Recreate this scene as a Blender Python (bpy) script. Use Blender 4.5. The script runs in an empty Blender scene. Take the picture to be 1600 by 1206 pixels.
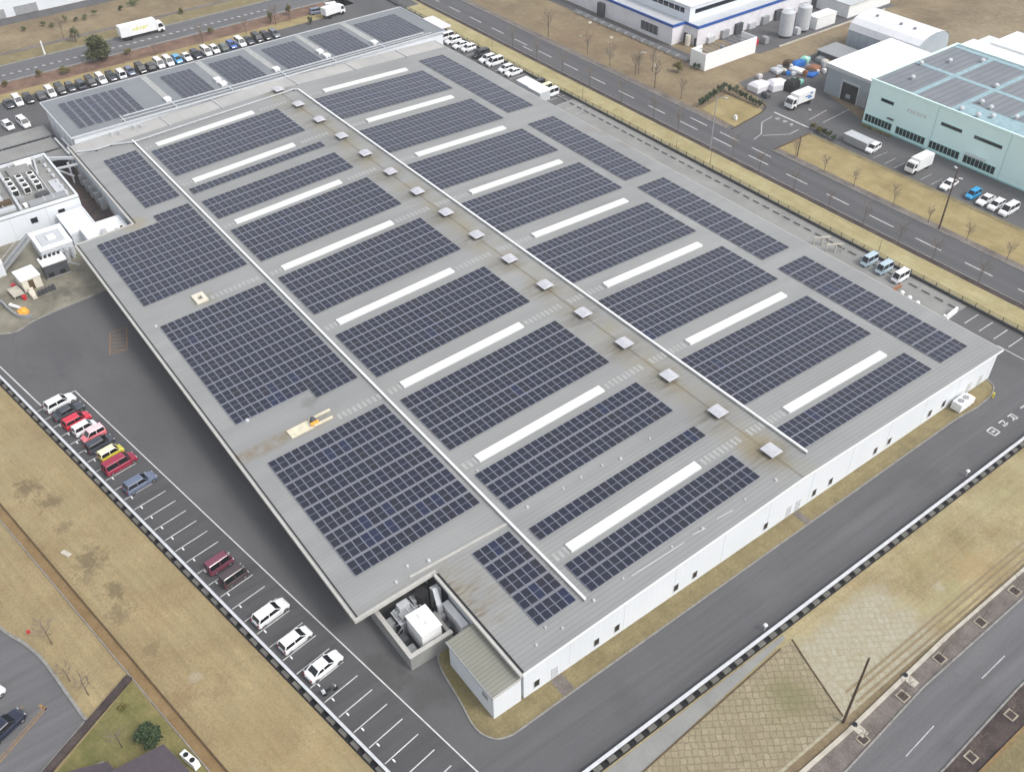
import bpy, bmesh, math, random
from math import sin, cos, pi, radians, atan, atan2, hypot, floor
from mathutils import Matrix, Vector
random.seed(7)
SC = bpy.context.scene
COL = SC.collection

# ------------------------------------------------------------------ camera (a drone 94 m up)
H = 94.0
cd = bpy.data.cameras.new('camera')
cam = bpy.data.objects.new('camera', cd)
COL.objects.link(cam)
a, b, c = -0.9405, 0.7165, -0.0196
fwd = Vector((sin(a)*cos(b), cos(a)*cos(b), -sin(b)))
rt = Vector((cos(a), -sin(a), 0))
up = rt.cross(fwd)
r2 = rt*cos(c) + up*sin(c)
u2 = up*cos(c) - rt*sin(c)
cam.matrix_world = Matrix((( r2.x, u2.x, -fwd.x, 0), (r2.y, u2.y, -fwd.y, 0), (r2.z, u2.z, -fwd.z, H), (0, 0, 0, 1)))
cd.sensor_width = 36
cd.lens = 1493.91/1600*36
cd.clip_start = 1
cd.clip_end = 6000
SC.camera = cam

# ------------------------------------------------------------------ light: pale overcast day, soft sun
W = bpy.data.worlds.new('World')
SC.world = W
W.use_nodes = True
nt = W.node_tree
bg = nt.nodes['Background']
sky = nt.nodes.new('ShaderNodeTexSky')
sky.sky_type = 'NISHITA'
sky.sun_disc = False
SUN_EL, SUN_AZ = radians(50), radians(22)       # azimuth measured from +X towards +Y
sky.sun_elevation = SUN_EL
sky.sun_rotation = pi/2 - SUN_AZ
sky.air_density = 1.0
sky.dust_density = 3.0
hs = nt.nodes.new('ShaderNodeHueSaturation')
hs.inputs['Saturation'].default_value = 0.30
nt.links.new(sky.outputs[0], hs.inputs['Color'])
nt.links.new(hs.outputs[0], bg.inputs['Color'])
bg.inputs['Strength'].default_value = 0.15
sl = bpy.data.lights.new('sun', 'SUN')
sl.energy = 0.9
sl.angle = radians(14)
sl.color = (1.0, 0.965, 0.92)
so = bpy.data.objects.new('sun', sl)
COL.objects.link(so)
sd = Vector((cos(SUN_AZ)*cos(SUN_EL), sin(SUN_AZ)*cos(SUN_EL), sin(SUN_EL)))
so.rotation_euler = sd.to_track_quat('Z', 'Y').to_euler()
so.location = (0, 0, 200)
SC.view_settings.view_transform = 'Standard'
SC.view_settings.look = 'None'
SC.view_settings.exposure = 0.74
SC.view_settings.gamma = 1.0

# ------------------------------------------------------------------ materials
def s2l(v):
    v = v/255.0
    return v/12.92 if v <= 0.04045 else ((v+0.055)/1.055)**2.4
AK = 0.74                      # picture colour -> albedo for the exposure used
def RGB(r, g, b, k=AK):
    return (min(1, s2l(r)*k), min(1, s2l(g)*k), min(1, s2l(b)*k), 1)

class NT:
    def __init__(s, name):
        s.m = bpy.data.materials.new(name)
        s.m.use_nodes = True
        s.t = s.m.node_tree
        s.b = s.t.nodes['Principled BSDF']
        s.pos = s.n('ShaderNodeNewGeometry').outputs['Position']
    def n(s, t, **kw):
        x = s.t.nodes.new(t)
        for k, v in kw.items(): setattr(x, k, v)
        return x
    def l(s, o, i): s.t.links.new(o, i)
    def put(s, sock, v):
        if isinstance(v, bpy.types.NodeSocket): s.l(v, sock)
        else: sock.default_value = v
    def math(s, op, x, y=0.0, z=0.0, clamp=False):
        n = s.n('ShaderNodeMath', operation=op, use_clamp=clamp)
        s.put(n.inputs[0], x); s.put(n.inputs[1], y); s.put(n.inputs[2], z)
        return n.outputs[0]
    def vmul(s, v, k):
        n = s.n('ShaderNodeVectorMath', operation='MULTIPLY')
        s.put(n.inputs[0], v); n.inputs[1].default_value = k
        return n.outputs[0]
    def noise(s, scale, detail=5, rough=.55, vec=None, stretch=None):
        n = s.n('ShaderNodeTexNoise')
        v = s.pos if vec is None else vec
        if stretch: v = s.vmul(v, stretch)
        s.l(v, n.inputs['Vector'])
        n.inputs['Scale'].default_value = scale
        n.inputs['Detail'].default_value = detail
        n.inputs['Roughness'].default_value = rough
        return n.outputs[0]
    def ramp(s, f, stops):
        r = s.n('ShaderNodeValToRGB')
        e = r.color_ramp.elements
        while len(e) < len(stops): e.new(0.5)
        for el, (p, cc) in zip(e, stops): el.position = p; el.color = cc
        s.l(f, r.inputs[0])
        return r.outputs[0]
    def mix(s, f, x, y, mode='MIX'):
        n = s.n('ShaderNodeMix', data_type='RGBA', blend_type=mode)
        s.put(n.inputs[0], f); s.put(n.inputs[6], x); s.put(n.inputs[7], y)
        return n.outputs[2]
    def sep(s):
        n = s.n('ShaderNodeSeparateXYZ'); s.l(s.pos, n.inputs[0])
        return n.outputs
    def mr(s, v, a0, a1, b0=0.0, b1=1.0):
        n = s.n('ShaderNodeMapRange', clamp=True)
        s.put(n.inputs[0], v)
        for i, q in zip((1, 2, 3, 4), (a0, a1, b0, b1)): n.inputs[i].default_value = q
        return n.outputs[0]
    def spot(s, x, y, r, wob=.5, scale=.5):
        d = s.n('ShaderNodeVectorMath', operation='DISTANCE')
        s.l(s.vmul(s.pos, (1, 1, 0)), d.inputs[0]); d.inputs[1].default_value = (x, y, 0)
        nz = s.noise(scale, 4)
        v = s.math('ADD', d.outputs['Value'], s.math('MULTIPLY', s.math('SUBTRACT', nz, .5), r*wob*4))
        return s.mr(v, r, r*.35)
    def out(s, colr, rough=.85, spec=.3, metal=0.0, bump=None, bs=.3, bd=.05):
        s.put(s.b.inputs['Base Color'], colr)
        s.put(s.b.inputs['Roughness'], rough)
        s.b.inputs['Specular IOR Level'].default_value = spec
        s.b.inputs['Metallic'].default_value = metal
        if bump is not None:
            bn = s.n('ShaderNodeBump'); bn.inputs['Strength'].default_value = bs; bn.inputs['Distance'].default_value = bd
            s.l(bump, bn.inputs['Height']); s.l(bn.outputs[0], s.b.inputs['Normal'])
        return s.m

K = 0.73                       # albedo for a colour read off the sunless parts of the picture
def surf(name, c1, c2, scale=.3, rough=.85, fine=6.0, fa=.12, spec=.3, bump=0.0, spots=(), stretch=None, mid=None, k=K, patch=None):
    """two-tone noisy surface with a fine grain"""
    s = NT(name)
    st = [(.32, RGB(*c1, k)), (.68, RGB(*c2, k))]
    if mid: st.insert(1, (.5, RGB(*mid, k)))
    col = s.ramp(s.noise(scale, 8, .62, stretch=stretch), st)
    f = s.noise(fine, 5, .75)
    col = s.mix(1.0, col, s.ramp(f, [(.25, (1-fa*1.6,)*3+(1,)), (.75, (1+fa,)*3+(1,))]), 'MULTIPLY')
    if patch:                # worn soil, tufts and lanes of old mowing
        pc1, pc2, ang = patch
        n1 = s.noise(.45, 7, .7)
        col = s.mix(s.mr(n1, .54, .70, 0, .6), col, RGB(*pc1, k))
        n2 = s.noise(.13, 6, .65, vec=s.vmul(s.pos, (1.3, .8, 1)))
        col = s.mix(s.mr(n2, .52, .68, 0, .5), col, RGB(*pc2, k))
        mp = s.n('ShaderNodeMapping'); mp.inputs['Rotation'].default_value = (0, 0, -ang); s.l(s.pos, mp.inputs['Vector'])
        lanes = s.noise(1.0, 4, .7, vec=s.vmul(mp.outputs[0], (.05, 1.7, 1)))
        col = s.mix(1.0, col, s.ramp(lanes, [(.3, (.88, .88, .88, 1)), (.7, (1.09, 1.09, 1.08, 1))]), 'MULTIPLY')
    for (x, y, r, cc, st_) in spots:
        col = s.mix(s.math('MULTIPLY', s.spot(x, y, r, .7, .8), st_*.72), col, RGB(*cc, k))
    return s.out(col, rough, spec, bump=f if bump else None, bs=bump)
def plain(name, cc, rough=.5, spec=.5, metal=0.0, k=1.0, var=.06, scale=1.2):
    s = NT(name)
    f = s.noise(scale, 5, .6)
    col = s.mix(1.0, RGB(*cc, k), s.ramp(f, [(.3, (1-var*2,)*3+(1,)), (.7, (1+var*.5,)*3+(1,))]), 'MULTIPLY')
    return s.out(col, rough, spec, metal)
def paint(name, cc, k=1.0):
    s = NT(name)
    s.out(RGB(*cc, k), .32, .5)
    s.b.inputs['Coat Weight'].default_value = .7
    s.b.inputs['Coat Roughness'].default_value = .08
    return s.m

MT = {}
def asphalt(name, g, seam=True):
    s = NT(name)
    col = s.ramp(s.noise(.05, 6, .6), [(.3, RGB(g-9, g-9, g-7)), (.7, RGB(g+8, g+8, g+9))])
    st = s.noise(.12, 5, .6, stretch=(.25, 1.0, 1))
    col = s.mix(.5, col, s.ramp(st, [(.35, RGB(g-12, g-12, g-10)), (.65, RGB(g+10, g+9, g+9))]))
    x, y, z = s.sep()
    lon = s.noise(.55, 5, .7, stretch=(1, .035, 1)) if name != 'asphalt_dark_mat' else s.noise(.55, 5, .7, stretch=(.035, 1, 1))
    inlane = s.mr(x, -43, -41.5) if name == 'asphalt_yard_mat' else 1.0
    col = s.mix(s.math('MULTIPLY', .8, inlane), col, s.ramp(lon, [(.3, RGB(g-13, g-13, g-11)), (.7, RGB(g+12, g+12, g+14))]))
    if name == 'asphalt_yard_mat':
        for (sx, sy, r, cc, kk) in ((-57, 22.5, 3.5, (86, 84, 82), .6), (-52, 25.5, 3, (88, 86, 84), .5), (-66, 21, 3, (92, 90, 90), .4), (-110, 17, 4, (96, 94, 93), .4), (-96, 18.5, 3, (118, 117, 117), .4), (-130, 14, 5, (120, 119, 119), .4),
                                    (-141, 9, 3.5, (98, 97, 96), .4), (-38, 42, 2.5, (94, 93, 93), .4), (-39, 66, 3, (118, 117, 118), .4), (-121.5, 174, 4, (92, 90, 90), .5), (-130, 190, 6, (122, 118, 114), .5), (-38.5, 96, 3, (96, 95, 95), .35), (-118, 172, 2.5, (126, 116, 112), .5)):
            col = s.mix(s.math('MULTIPLY', s.spot(sx, sy, r), kk), col, RGB(*cc))
    f = s.noise(7, 3, .8)
    col = s.mix(1.0, col, s.ramp(f, [(.25, (.82,)*3+(1,)), (.75, (1.12,)*3+(1,))]), 'MULTIPLY')
    if seam:
        v = s.n('ShaderNodeTexVoronoi', feature='DISTANCE_TO_EDGE')
        w = s.n('ShaderNodeVectorMath', operation='ADD')
        s.l(s.vmul(s.pos, (.035, .035, 0)), w.inputs[0])
        nn = s.n('ShaderNodeTexNoise'); s.l(s.pos, nn.inputs['Vector']); nn.inputs['Scale'].default_value = .25
        s.l(s.vmul(nn.outputs[1], (.25, .25, 0)), w.inputs[1])
        s.l(w.outputs[0], v.inputs['Vector']); v.inputs['Scale'].default_value = 1
        col = s.mix(s.mr(v.outputs[0], .003, .001, 0, .16), col, RGB(g-30, g-30, g-30))
    o = s.mr(s.noise(.22, 4, .7), .66, .78, 0, .35)
    col = s.mix(o, col, RGB(g-22, g-22, g-22))
    return s.out(col, .9, .25, bump=f, bs=.15)
MT['asphalt'] = asphalt('asphalt_yard_mat', 108)
MT['road'] = asphalt('asphalt_road_mat', 118)
MT['road_dark'] = asphalt('asphalt_dark_mat', 104)
MT['asphalt_park'] = asphalt('asphalt_parking_mat', 96, False)
GR = ((163, 144, 106), (185, 167, 126))
west_spots = [(-110.5, -.6, 2.2, (96, 84, 66), .75), (-106.2, 1.0, 1.9, (96, 84, 66), .7), (-100.7, 1.2, 1.3, (100, 90, 70), .6),
              (-93.0, 2.2, 2.4, (96, 86, 68), .8), (-86.7, 2.9, 1.6, (98, 86, 66), .75), (-83.2, 2.4, 2.0, (104, 90, 68), .65),
              (-90.8, 1.2, 1.6, (104, 94, 74), .5), (-75.9, 3.6, 1.4, (120, 104, 76), .6), (-69.4, 5.9, 1.0, (200, 195, 180), .5),
              (-80, 5.0, 4, (170, 140, 100), .35), (-60, 9.0, 6, (168, 146, 104), .4), (-52, 10, 4, (176, 150, 108), .4),
              (-68.0, 4.2, 2.2, (140, 116, 84), .6), (-118, 1.5, 4, (172, 160, 126), .4)]
MT['grass_dry'] = surf('dry_grass_mat', *GR, scale=.16, fine=3.2, fa=.2, bump=.5, spots=west_spots, patch=((150, 126, 96), (168, 157, 120), atan(14.08/87.27)))
MT['field'] = surf('field_mat', (132, 115, 90), (170, 152, 120), scale=.085, fine=1.8, fa=.22, bump=.4, mid=(150, 133, 104), patch=((124, 103, 80), (176, 162, 132), .05),
                   spots=[(-70, 290, 70, (172, 160, 138), .8), (-118, 236, 16, (168, 156, 134), .7), (-160, 156, 6, (118, 98, 78), .5), (-150, 200, 12, (176, 160, 130), .6), (-185, 157, 9, (132, 106, 84), .6), (-172, 164, 7, (140, 116, 92), .5)])
MT['dirt'] = surf('dirt_mat', (142, 132, 112), (182, 170, 148), scale=.05, fine=1.2, fa=.16, bump=.3, stretch=(.35, 1.2, 1), mid=(165, 152, 130))
MT['grass_strip'] = surf('strip_grass_mat', (172, 159, 112), (200, 188, 144), scale=.2, fine=3, fa=.16, bump=.4, patch=((150, 140, 92), (206, 196, 152), 0.0))
MT['grass_gold'] = surf('lawn_mat', (160, 143, 98), (190, 172, 124), scale=.22, fine=2.6, fa=.18, bump=.4, patch=((146, 124, 80), (196, 182, 136), 0.0))
MT['grass_slope'] = surf('slope_grass_mat', (158, 144, 104), (194, 180, 140), scale=.16, fine=2.8, fa=.22, bump=.5, mid=(178, 163, 124), patch=((164, 136, 92), (176, 172, 128), pi/2),
                       spots=[(-25.5, 88, 4, (190, 160, 112), .5), (-28, 104, 5, (186, 178, 134), .5), (-26.6, 82, 1.0, (206, 200, 184), .5), (-24, 96, 1.2, (206, 200, 184), .4), (-30, 84, 3, (160, 150, 104), .5)])
MT['grass_front'] = surf('verge_mat', (134, 122, 88), (162, 149, 110), scale=.35, fine=3, fa=.22, bump=.4, patch=((112, 100, 70), (168, 156, 116), pi/2), spots=[(-51, 29, 3.5, (112, 108, 58), .6), (-54.5, 30.5, 1.6, (110, 110, 60), .6)])
MT['lawn_green'] = surf('green_lawn_mat', (122, 120, 70), (162, 150, 100), scale=.35, fine=3, fa=.24, bump=.5, patch=((172, 154, 108), (104, 110, 58), .3))
MT['shrub_red'] = surf('red_shrub_bed_mat', (112, 86, 72), (158, 128, 108), scale=.3, fine=2.4, fa=.25, bump=.6)
MT['shrub_dark'] = surf('dark_shrub_bed_mat', (66, 56, 56), (100, 88, 84), scale=.5, fine=3, fa=.25, bump=.6)
MT['plant_bed'] = surf('plant_bed_mat', (110, 102, 97), (150, 141, 134), scale=.4, fine=3, fa=.25, bump=.6)
MT['path'] = surf('earth_path_mat', (138, 112, 76), (164, 138, 98), scale=.4, fine=3, fa=.15)
MT['concrete'] = surf('concrete_mat', (150, 150, 147), (170, 170, 166), scale=.22, fine=4, fa=.08)
MT['concrete_old'] = surf('old_concrete_mat', (122, 118, 104), (172, 166, 148), scale=.2, fine=3, fa=.12,
                          spots=[(-154.5, 16.8, 2.6, (96, 96, 88), .7), (-152, 19.5, 2.2, (104, 104, 96), .6), (-155.5, 14, 2.0, (130, 124, 112), .6)])
MT['concrete_pale'] = surf('pale_kerb_mat', (196, 188, 172), (222, 216, 202), scale=.8, fine=5, fa=.08)
MT['kerb_grey'] = surf('kerb_mat', (140, 138, 134), (176, 174, 168), scale=1.2, fine=6, fa=.12)
MT['line'] = surf('road_paint_mat', (196, 196, 195), (232, 232, 230), scale=1.1, fine=9, fa=.16, k=.86)
MT['line_worn'] = surf('worn_paint_mat', (150, 150, 152), (206, 206, 206), scale=1.2, fine=7, fa=.15, k=.9)
MT['line_orange'] = surf('orange_paint_mat', (150, 122, 92), (186, 146, 98), scale=2, fine=8, fa=.15)
MT['white_wall'] = plain('white_wall_mat', (234, 238, 242), .6, .3, k=.84, var=.025, scale=.35)
MT['white'] = plain('white_metal_mat', (236, 237, 236), .5, .4, k=.95, var=.03)
MT['trim'] = plain('eaves_trim_mat', (196, 194, 188), .6, .3, var=.07, k=.85)
MT['cream'] = plain('cream_metal_mat', (214, 208, 192), .6, .3, var=.05)
MT['grey'] = plain('grey_metal_mat', (150, 152, 154), .5, .4, var=.08)
MT['grey_light'] = plain('pale_grey_mat', (190, 193, 196), .5, .4, var=.05)
MT['strip_sheet'] = plain('translucent_sheet_mat', (192, 193, 190), .5, .3, var=.1, k=.74)
MT['dark'] = plain('dark_mat', (34, 34, 36), .7, .3)
MT['buttress'] = plain('buttress_mat', (128, 126, 120), .9, .2, var=.15, k=.74)
MT['coping'] = plain('coping_mat', (222, 224, 228), .6, .3, var=.08, k=.8)
MT['dark_grey'] = plain('dark_grey_mat', (78, 80, 84), .6, .3, var=.1)
MT['brown'] = plain('brown_mat', (96, 80, 62), .85, .2, var=.15)
MT['glass'] = plain('dark_glass_mat', (26, 30, 34), .08, .6, var=.0)
MT['tyre'] = plain('tyre_mat', (30, 30, 30), .85, .2)
MT['rim'] = plain('rim_mat', (150, 152, 156), .3, .5, metal=.6)
MT['lamp_white'] = plain('headlight_mat', (225, 228, 230), .15, .6)
MT['lamp_red'] = plain('tail_light_mat', (150, 20, 22), .25, .5)
MT['alu'] = plain('aluminium_mat', (158, 161, 176), .45, .5, var=.05, k=.72)
MT['teal_wall'] = plain('teal_wall_mat', (222, 248, 244), .6, .3, var=.02, scale=.25)
MT['teal_trim'] = plain('teal_trim_mat', (160, 208, 204), .6, .3, var=.03)
MT['pink'] = plain('faded_pink_mat', (206, 200, 200), .6, .3)
MT['blue'] = plain('blue_band_mat', (36, 84, 160), .5, .4, var=.08)
MT['canvas'] = plain('canvas_mat', (222, 220, 224), .8, .2, var=.06, scale=.5)
MT['bark'] = plain('bark_mat', (98, 84, 74), .9, .1, var=.15)
MT['orange'] = plain('orange_sheet_mat', (235, 170, 70), .7, .3, var=.1)
MT['red'] = plain('red_mat', (196, 44, 52), .5, .4, var=.1)
MT['yellow'] = plain('yellow_mat', (214, 196, 70), .5, .4, var=.05)
MT['tan'] = plain('tan_mat', (216, 208, 184), .7, .3, var=.1)
MT['lettering'] = plain('pale_yellow_mat', (222, 220, 140), .6, .3)
MT['blue_sheet'] = plain('blue_sheet_mat', (44, 110, 190), .6, .3, var=.12)
MT['aqua'] = plain('aqua_sheet_mat', (140, 206, 190), .6, .3, var=.1)
MT['wood'] = plain('wood_mat', (156, 110, 84), .8, .2, var=.15)
MT['step'] = plain('step_mat', (164, 148, 118), .9, .2, var=.12, k=.74)
MT['pit_frame'] = plain('pit_frame_mat', (188, 178, 160), .9, .2, var=.2, k=.74)
MT['vent_lid'] = plain('vent_lid_mat', (212, 212, 218), .5, .4, var=.08, k=.78)
MT['roof_dark'] = plain('dark_roof_tile_mat', (84, 76, 82), .8, .2, var=.1)

def corr(s, ax, period, w=.14):
    """0..1 mask of thin seams repeating along an axis"""
    v = s.math('FRACT', s.math('MULTIPLY', s.sep()[ax], 1.0/period))
    d = s.math('ABSOLUTE', s.math('SUBTRACT', v, .5))
    return s.mr(d, .5-w, .5)
def roof_main():
    s = NT('factory_roof_mat')
    col = s.ramp(s.noise(.06, 6, .6), [(.3, RGB(154, 155, 154)), (.7, RGB(171, 172, 170))])
    col = s.mix(.45, col, s.ramp(s.noise(.35, 5, .6, stretch=(1, .12, 1)), [(.3, RGB(147, 148, 147)), (.7, RGB(176, 177, 175))]))
    x, y, z = s.sep()
    # sheet to sheet tone
    cell = s.n('ShaderNodeTexWhiteNoise', noise_dimensions='2D')
    cv = s.n('ShaderNodeCombineXYZ')
    s.l(s.math('FLOOR', s.math('MULTIPLY', x, 1/6.2)), cv.inputs[0]); s.l(s.math('FLOOR', s.math('MULTIPLY', y, 1/22.)), cv.inputs[1])
    s.l(cv.outputs[0], cell.inputs['Vector'])
    col = s.mix(1.0, col, s.ramp(cell.outputs[0], [(0, (.96,)*3+(1,)), (1, (1.03,)*3+(1,))]), 'MULTIPLY')
    # yellow weathering along the ridge, patchy
    dr = s.math('ABSOLUTE', s.math('SUBTRACT', y, 77.1))
    nz = s.noise(.25, 5, .6)
    rust = s.math('MULTIPLY', s.mr(dr, 4.2, .3), s.mr(nz, .35, .62))
    col = s.mix(s.math('MULTIPLY', rust, .55), col, RGB(158, 146, 108))
    line = s.mr(s.math('ADD', dr, s.math('MULTIPLY', s.math('SUBTRACT', s.noise(.6), .5), .3)), .26, .05)
    col = s.mix(s.math('MULTIPLY', line, .55), col, RGB(112, 98, 68))
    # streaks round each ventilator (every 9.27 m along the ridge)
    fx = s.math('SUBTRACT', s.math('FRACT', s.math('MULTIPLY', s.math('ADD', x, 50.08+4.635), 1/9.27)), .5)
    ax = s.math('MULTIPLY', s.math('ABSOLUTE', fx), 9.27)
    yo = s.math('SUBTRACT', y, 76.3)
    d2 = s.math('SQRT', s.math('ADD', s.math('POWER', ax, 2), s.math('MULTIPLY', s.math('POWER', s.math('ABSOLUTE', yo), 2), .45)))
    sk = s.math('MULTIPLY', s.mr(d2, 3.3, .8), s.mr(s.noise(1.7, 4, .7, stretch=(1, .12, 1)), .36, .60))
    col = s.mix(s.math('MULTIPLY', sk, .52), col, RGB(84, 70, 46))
    # left wing edge, brown gutter marks and the corner over the equipment pit
    for (sx, sy, r, cc, kk) in [
                                (-96.3, 35.6, 1.6, (128, 128, 124), .6), 
                                (-133, 122.3, 2.5, (136, 110, 96), .7), (-126, 122.6, 3, (140, 112, 100), .6), (-136, 119.7, 2, (150, 140, 128), .4),
                                (-129, 34, 2.4, (144, 138, 112), .5), (-158, 33.5, 3, (170, 156, 120), .5), (-52, 77, 3.5, (156, 140, 96), .5)]:
        col = s.mix(s.math('MULTIPLY', s.spot(sx, sy, r, .35, 1.0), kk), col, RGB(*cc))
    # rusty gutter band across the wing
    bd = s.math('MULTIPLY', s.mr(s.math('ABSOLUTE', s.math('ADD', x, 92.5)), 1.5, .7), s.mr(y, 38.5, 33))
    bd = s.math('MULTIPLY', bd, s.mr(s.noise(.9, 5, .65), .30, .62))
    col = s.mix(s.math('MULTIPLY', bd, .7), col, RGB(140, 122, 88))
    # rib-wise rust streaks above the equipment pit
    cs = s.math('MULTIPLY', s.mr(s.math('ABSOLUTE', s.math('ADD', x, 56.5)), 6.5, 2.5), s.mr(y, 38.8, 34.2))
    tint = s.math('MULTIPLY', cs, s.mr(s.noise(.5, 4, .6), .3, .6))
    col = s.mix(s.math('MULTIPLY', tint, .45), col, RGB(160, 148, 112))
    stq = s.math('MULTIPLY', cs, s.mr(s.noise(2.6, 4, .7, stretch=(1, .16, 1)), .50, .66))
    col = s.mix(s.math('MULTIPLY', stq, .75), col, RGB(112, 84, 46))
    sm = corr(s, 0, .62)
    wing = s.mr(x, -61.3, -61.9)       # the wing carries flat-seamed sheets, the front bay ribbed ones
    amt = s.math('SUBTRACT', .44, s.math('MULTIPLY', wing, .24))
    col = s.mix(s.math('MULTIPLY', sm, amt), col, RGB(112, 114, 114))
    return s.out(col, .55, .35, bump=sm, bs=-.6, bd=.06)
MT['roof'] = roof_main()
def ribbed(name, cc1, cc2, seam, ax, period, amt=.4, rough=.55, w=.16, k=AK):
    s = NT(name)
    col = s.ramp(s.noise(.12, 6, .6), [(.3, RGB(*cc1, k)), (.7, RGB(*cc2, k))])
    sm = corr(s, ax, period, w)
    col = s.mix(s.math('MULTIPLY', sm, amt), col, RGB(*seam, k))
    return s.out(col, rough, .35, bump=sm, bs=-.6, bd=.06)
MT['roof_rear'] = ribbed('rear_roof_mat', (136, 140, 145), (150, 154, 158), (114, 117, 122), 1, .6, .25)
MT['roof_strip'] = ribbed('pale_roof_strip_mat', (186, 185, 182), (206, 204, 200), (160, 160, 158), 1, 3.1, .35, w=.05)
MT['roof_annex'] = ribbed('annex_roof_mat', (146, 146, 134), (164, 164, 152), (112, 112, 104), 0, .5, .6, w=.2)
MT['roof_teal'] = ribbed('teal_roof_mat', (128, 134, 140), (150, 152, 156), (104, 116, 128), 0, 1.55, .75, w=.2)
MT['roof_teal_band'] = plain('teal_roof_band_mat', (164, 194, 202), .6, .3, var=.12, k=.8)
MT['tarp'] = ribbed('tent_cloth_mat', (228, 228, 232), (240, 240, 242), (212, 212, 218), 0, 4.2, .4, .7, .05, .88)
MT['tent_side'] = ribbed('tent_side_mat', (168, 178, 188), (196, 204, 210), (140, 150, 160), 0, 2.2, .5, .7, .1)
MT['shed_white'] = ribbed('shed_roof_mat', (242, 243, 243), (248, 248, 248), (228, 229, 230), 1, 3.0, .3, .5, .05, .9)
MT['shed_side'] = ribbed('shed_side_mat', (168, 176, 182), (184, 190, 196), (150, 158, 166), 2, 2.2, .4, .6, .04)

def wob(s, bt, k):
    nn = s.n('ShaderNodeTexNoise'); s.l(s.pos, nn.inputs['Vector']); nn.inputs['Scale'].default_value = .9; nn.inputs['Detail'].default_value = 3
    ad = s.n('ShaderNodeVectorMath', operation='ADD'); s.l(s.pos, ad.inputs[0]); s.l(s.vmul(nn.outputs[1], (k*2, k*2, 0)), ad.inputs[1])
    s.l(ad.outputs[0], bt.inputs['Vector'])
MT['skylight'] = ribbed('skylight_sheet_mat', (226, 227, 222), (238, 238, 234), (186, 186, 180), 1, 1.77, .5, .4, .04, .9)
MT['white_wall'] = ribbed('white_cladding_mat', (226, 231, 236), (234, 238, 242), (204, 208, 212), 1, .9, .3, .55, .06, .84)
for mt_ in ('skylight', 'white_wall'):
    pass
def block_pattern(s, c1, c2, mortar, ms):
    """hand-laid blocks running diagonally across the slope"""
    bt = s.n('ShaderNodeTexBrick')
    nn = s.n('ShaderNodeTexNoise'); s.l(s.pos, nn.inputs['Vector']); nn.inputs['Scale'].default_value = 1.1; nn.inputs['Detail'].default_value = 4
    ad = s.n('ShaderNodeVectorMath', operation='ADD'); s.l(s.pos, ad.inputs[0]); s.l(s.vmul(nn.outputs[1], (.55, .55, 0)), ad.inputs[1])
    mp = s.n('ShaderNodeMapping'); mp.inputs['Rotation'].default_value = (0, 0, radians(-56)); s.l(ad.outputs[0], mp.inputs['Vector'])
    s.l(mp.outputs[0], bt.inputs['Vector'])
    bt.offset = .12
    for k_, v in (('Scale', 1.0), ('Mortar Size', ms), ('Mortar Smooth', .8), ('Brick Width', .72), ('Row Height', .78), ('Color1', RGB(*c1)), ('Color2', RGB(*c2)), ('Mortar', RGB(*mortar))): bt.inputs[k_].default_value = v
    return bt.outputs[0]
def blocks():
    s = NT('block_slope_mat')
    col = s.mix(.50, block_pattern(s, (186, 174, 146), (160, 150, 124), (112, 103, 82), .11), s.ramp(s.noise(1.3, 7, .75), [(.3, RGB(134, 123, 98)), (.7, RGB(190, 179, 150))]))
    col = s.mix(s.mr(s.noise(.25, 5, .6), .42, .66, 0, .45), col, RGB(146, 134, 106))
    col = s.mix(s.math('MULTIPLY', s.spot(-27.5, 56.5, 3.4), .45), col, RGB(126, 126, 82))
    return s.out(col, .95, .2, bump=s.noise(3), bs=.5)
MT['blocks'] = blocks()
def grey_blocks_into(mat):
    """bleached block paving showing through the slope's grass below y = 77"""
    s = NT.__new__(NT); s.m = mat; s.t = mat.node_tree; s.b = s.t.nodes['Principled BSDF']
    s.pos = s.n('ShaderNodeNewGeometry').outputs['Position']
    base = s.b.inputs['Base Color'].links[0].from_socket
    x, y, z = s.sep()
    col = s.mix(s.mr(s.noise(.3, 6, .65), .3, .6, .35, .85), block_pattern(s, (198, 195, 178), (178, 172, 146), (154, 144, 114), .10), s.ramp(s.noise(1.6, 6, .75), [(.3, RGB(166, 152, 118)), (.7, RGB(194, 190, 172))]))
    w = s.math('MULTIPLY', s.math('SUBTRACT', s.noise(.55, 5, .65), .5), 9.0)
    f = s.math('MAXIMUM', s.mr(s.math('ADD', y, w), 74.5, 78.5), s.mr(s.math('ADD', x, s.math('MULTIPLY', w, .35)), -30.6, -32.4))
    s.l(s.mix(f, col, base), s.b.inputs['Base Color'])
grey_blocks_into(MT['grass_slope'])

def panel_mat(name, cc):
    s = NT(name)
    f = s.noise(1.5, 3)
    col = s.mix(f, RGB(*cc, .45), RGB(*cc, .75))
    s.out(col, .24, .6)
    s.b.inputs['Coat Weight'].default_value = .12
    s.b.inputs['Coat Roughness'].default_value = .2
    return s.m
PM = [panel_mat('panel_navy_mat', (38, 43, 64)), panel_mat('panel_slate_mat', (40, 45, 60)), panel_mat('panel_umber_mat', (43, 43, 57)), panel_mat('panel_blue_mat', (37, 47, 80))]

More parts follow.
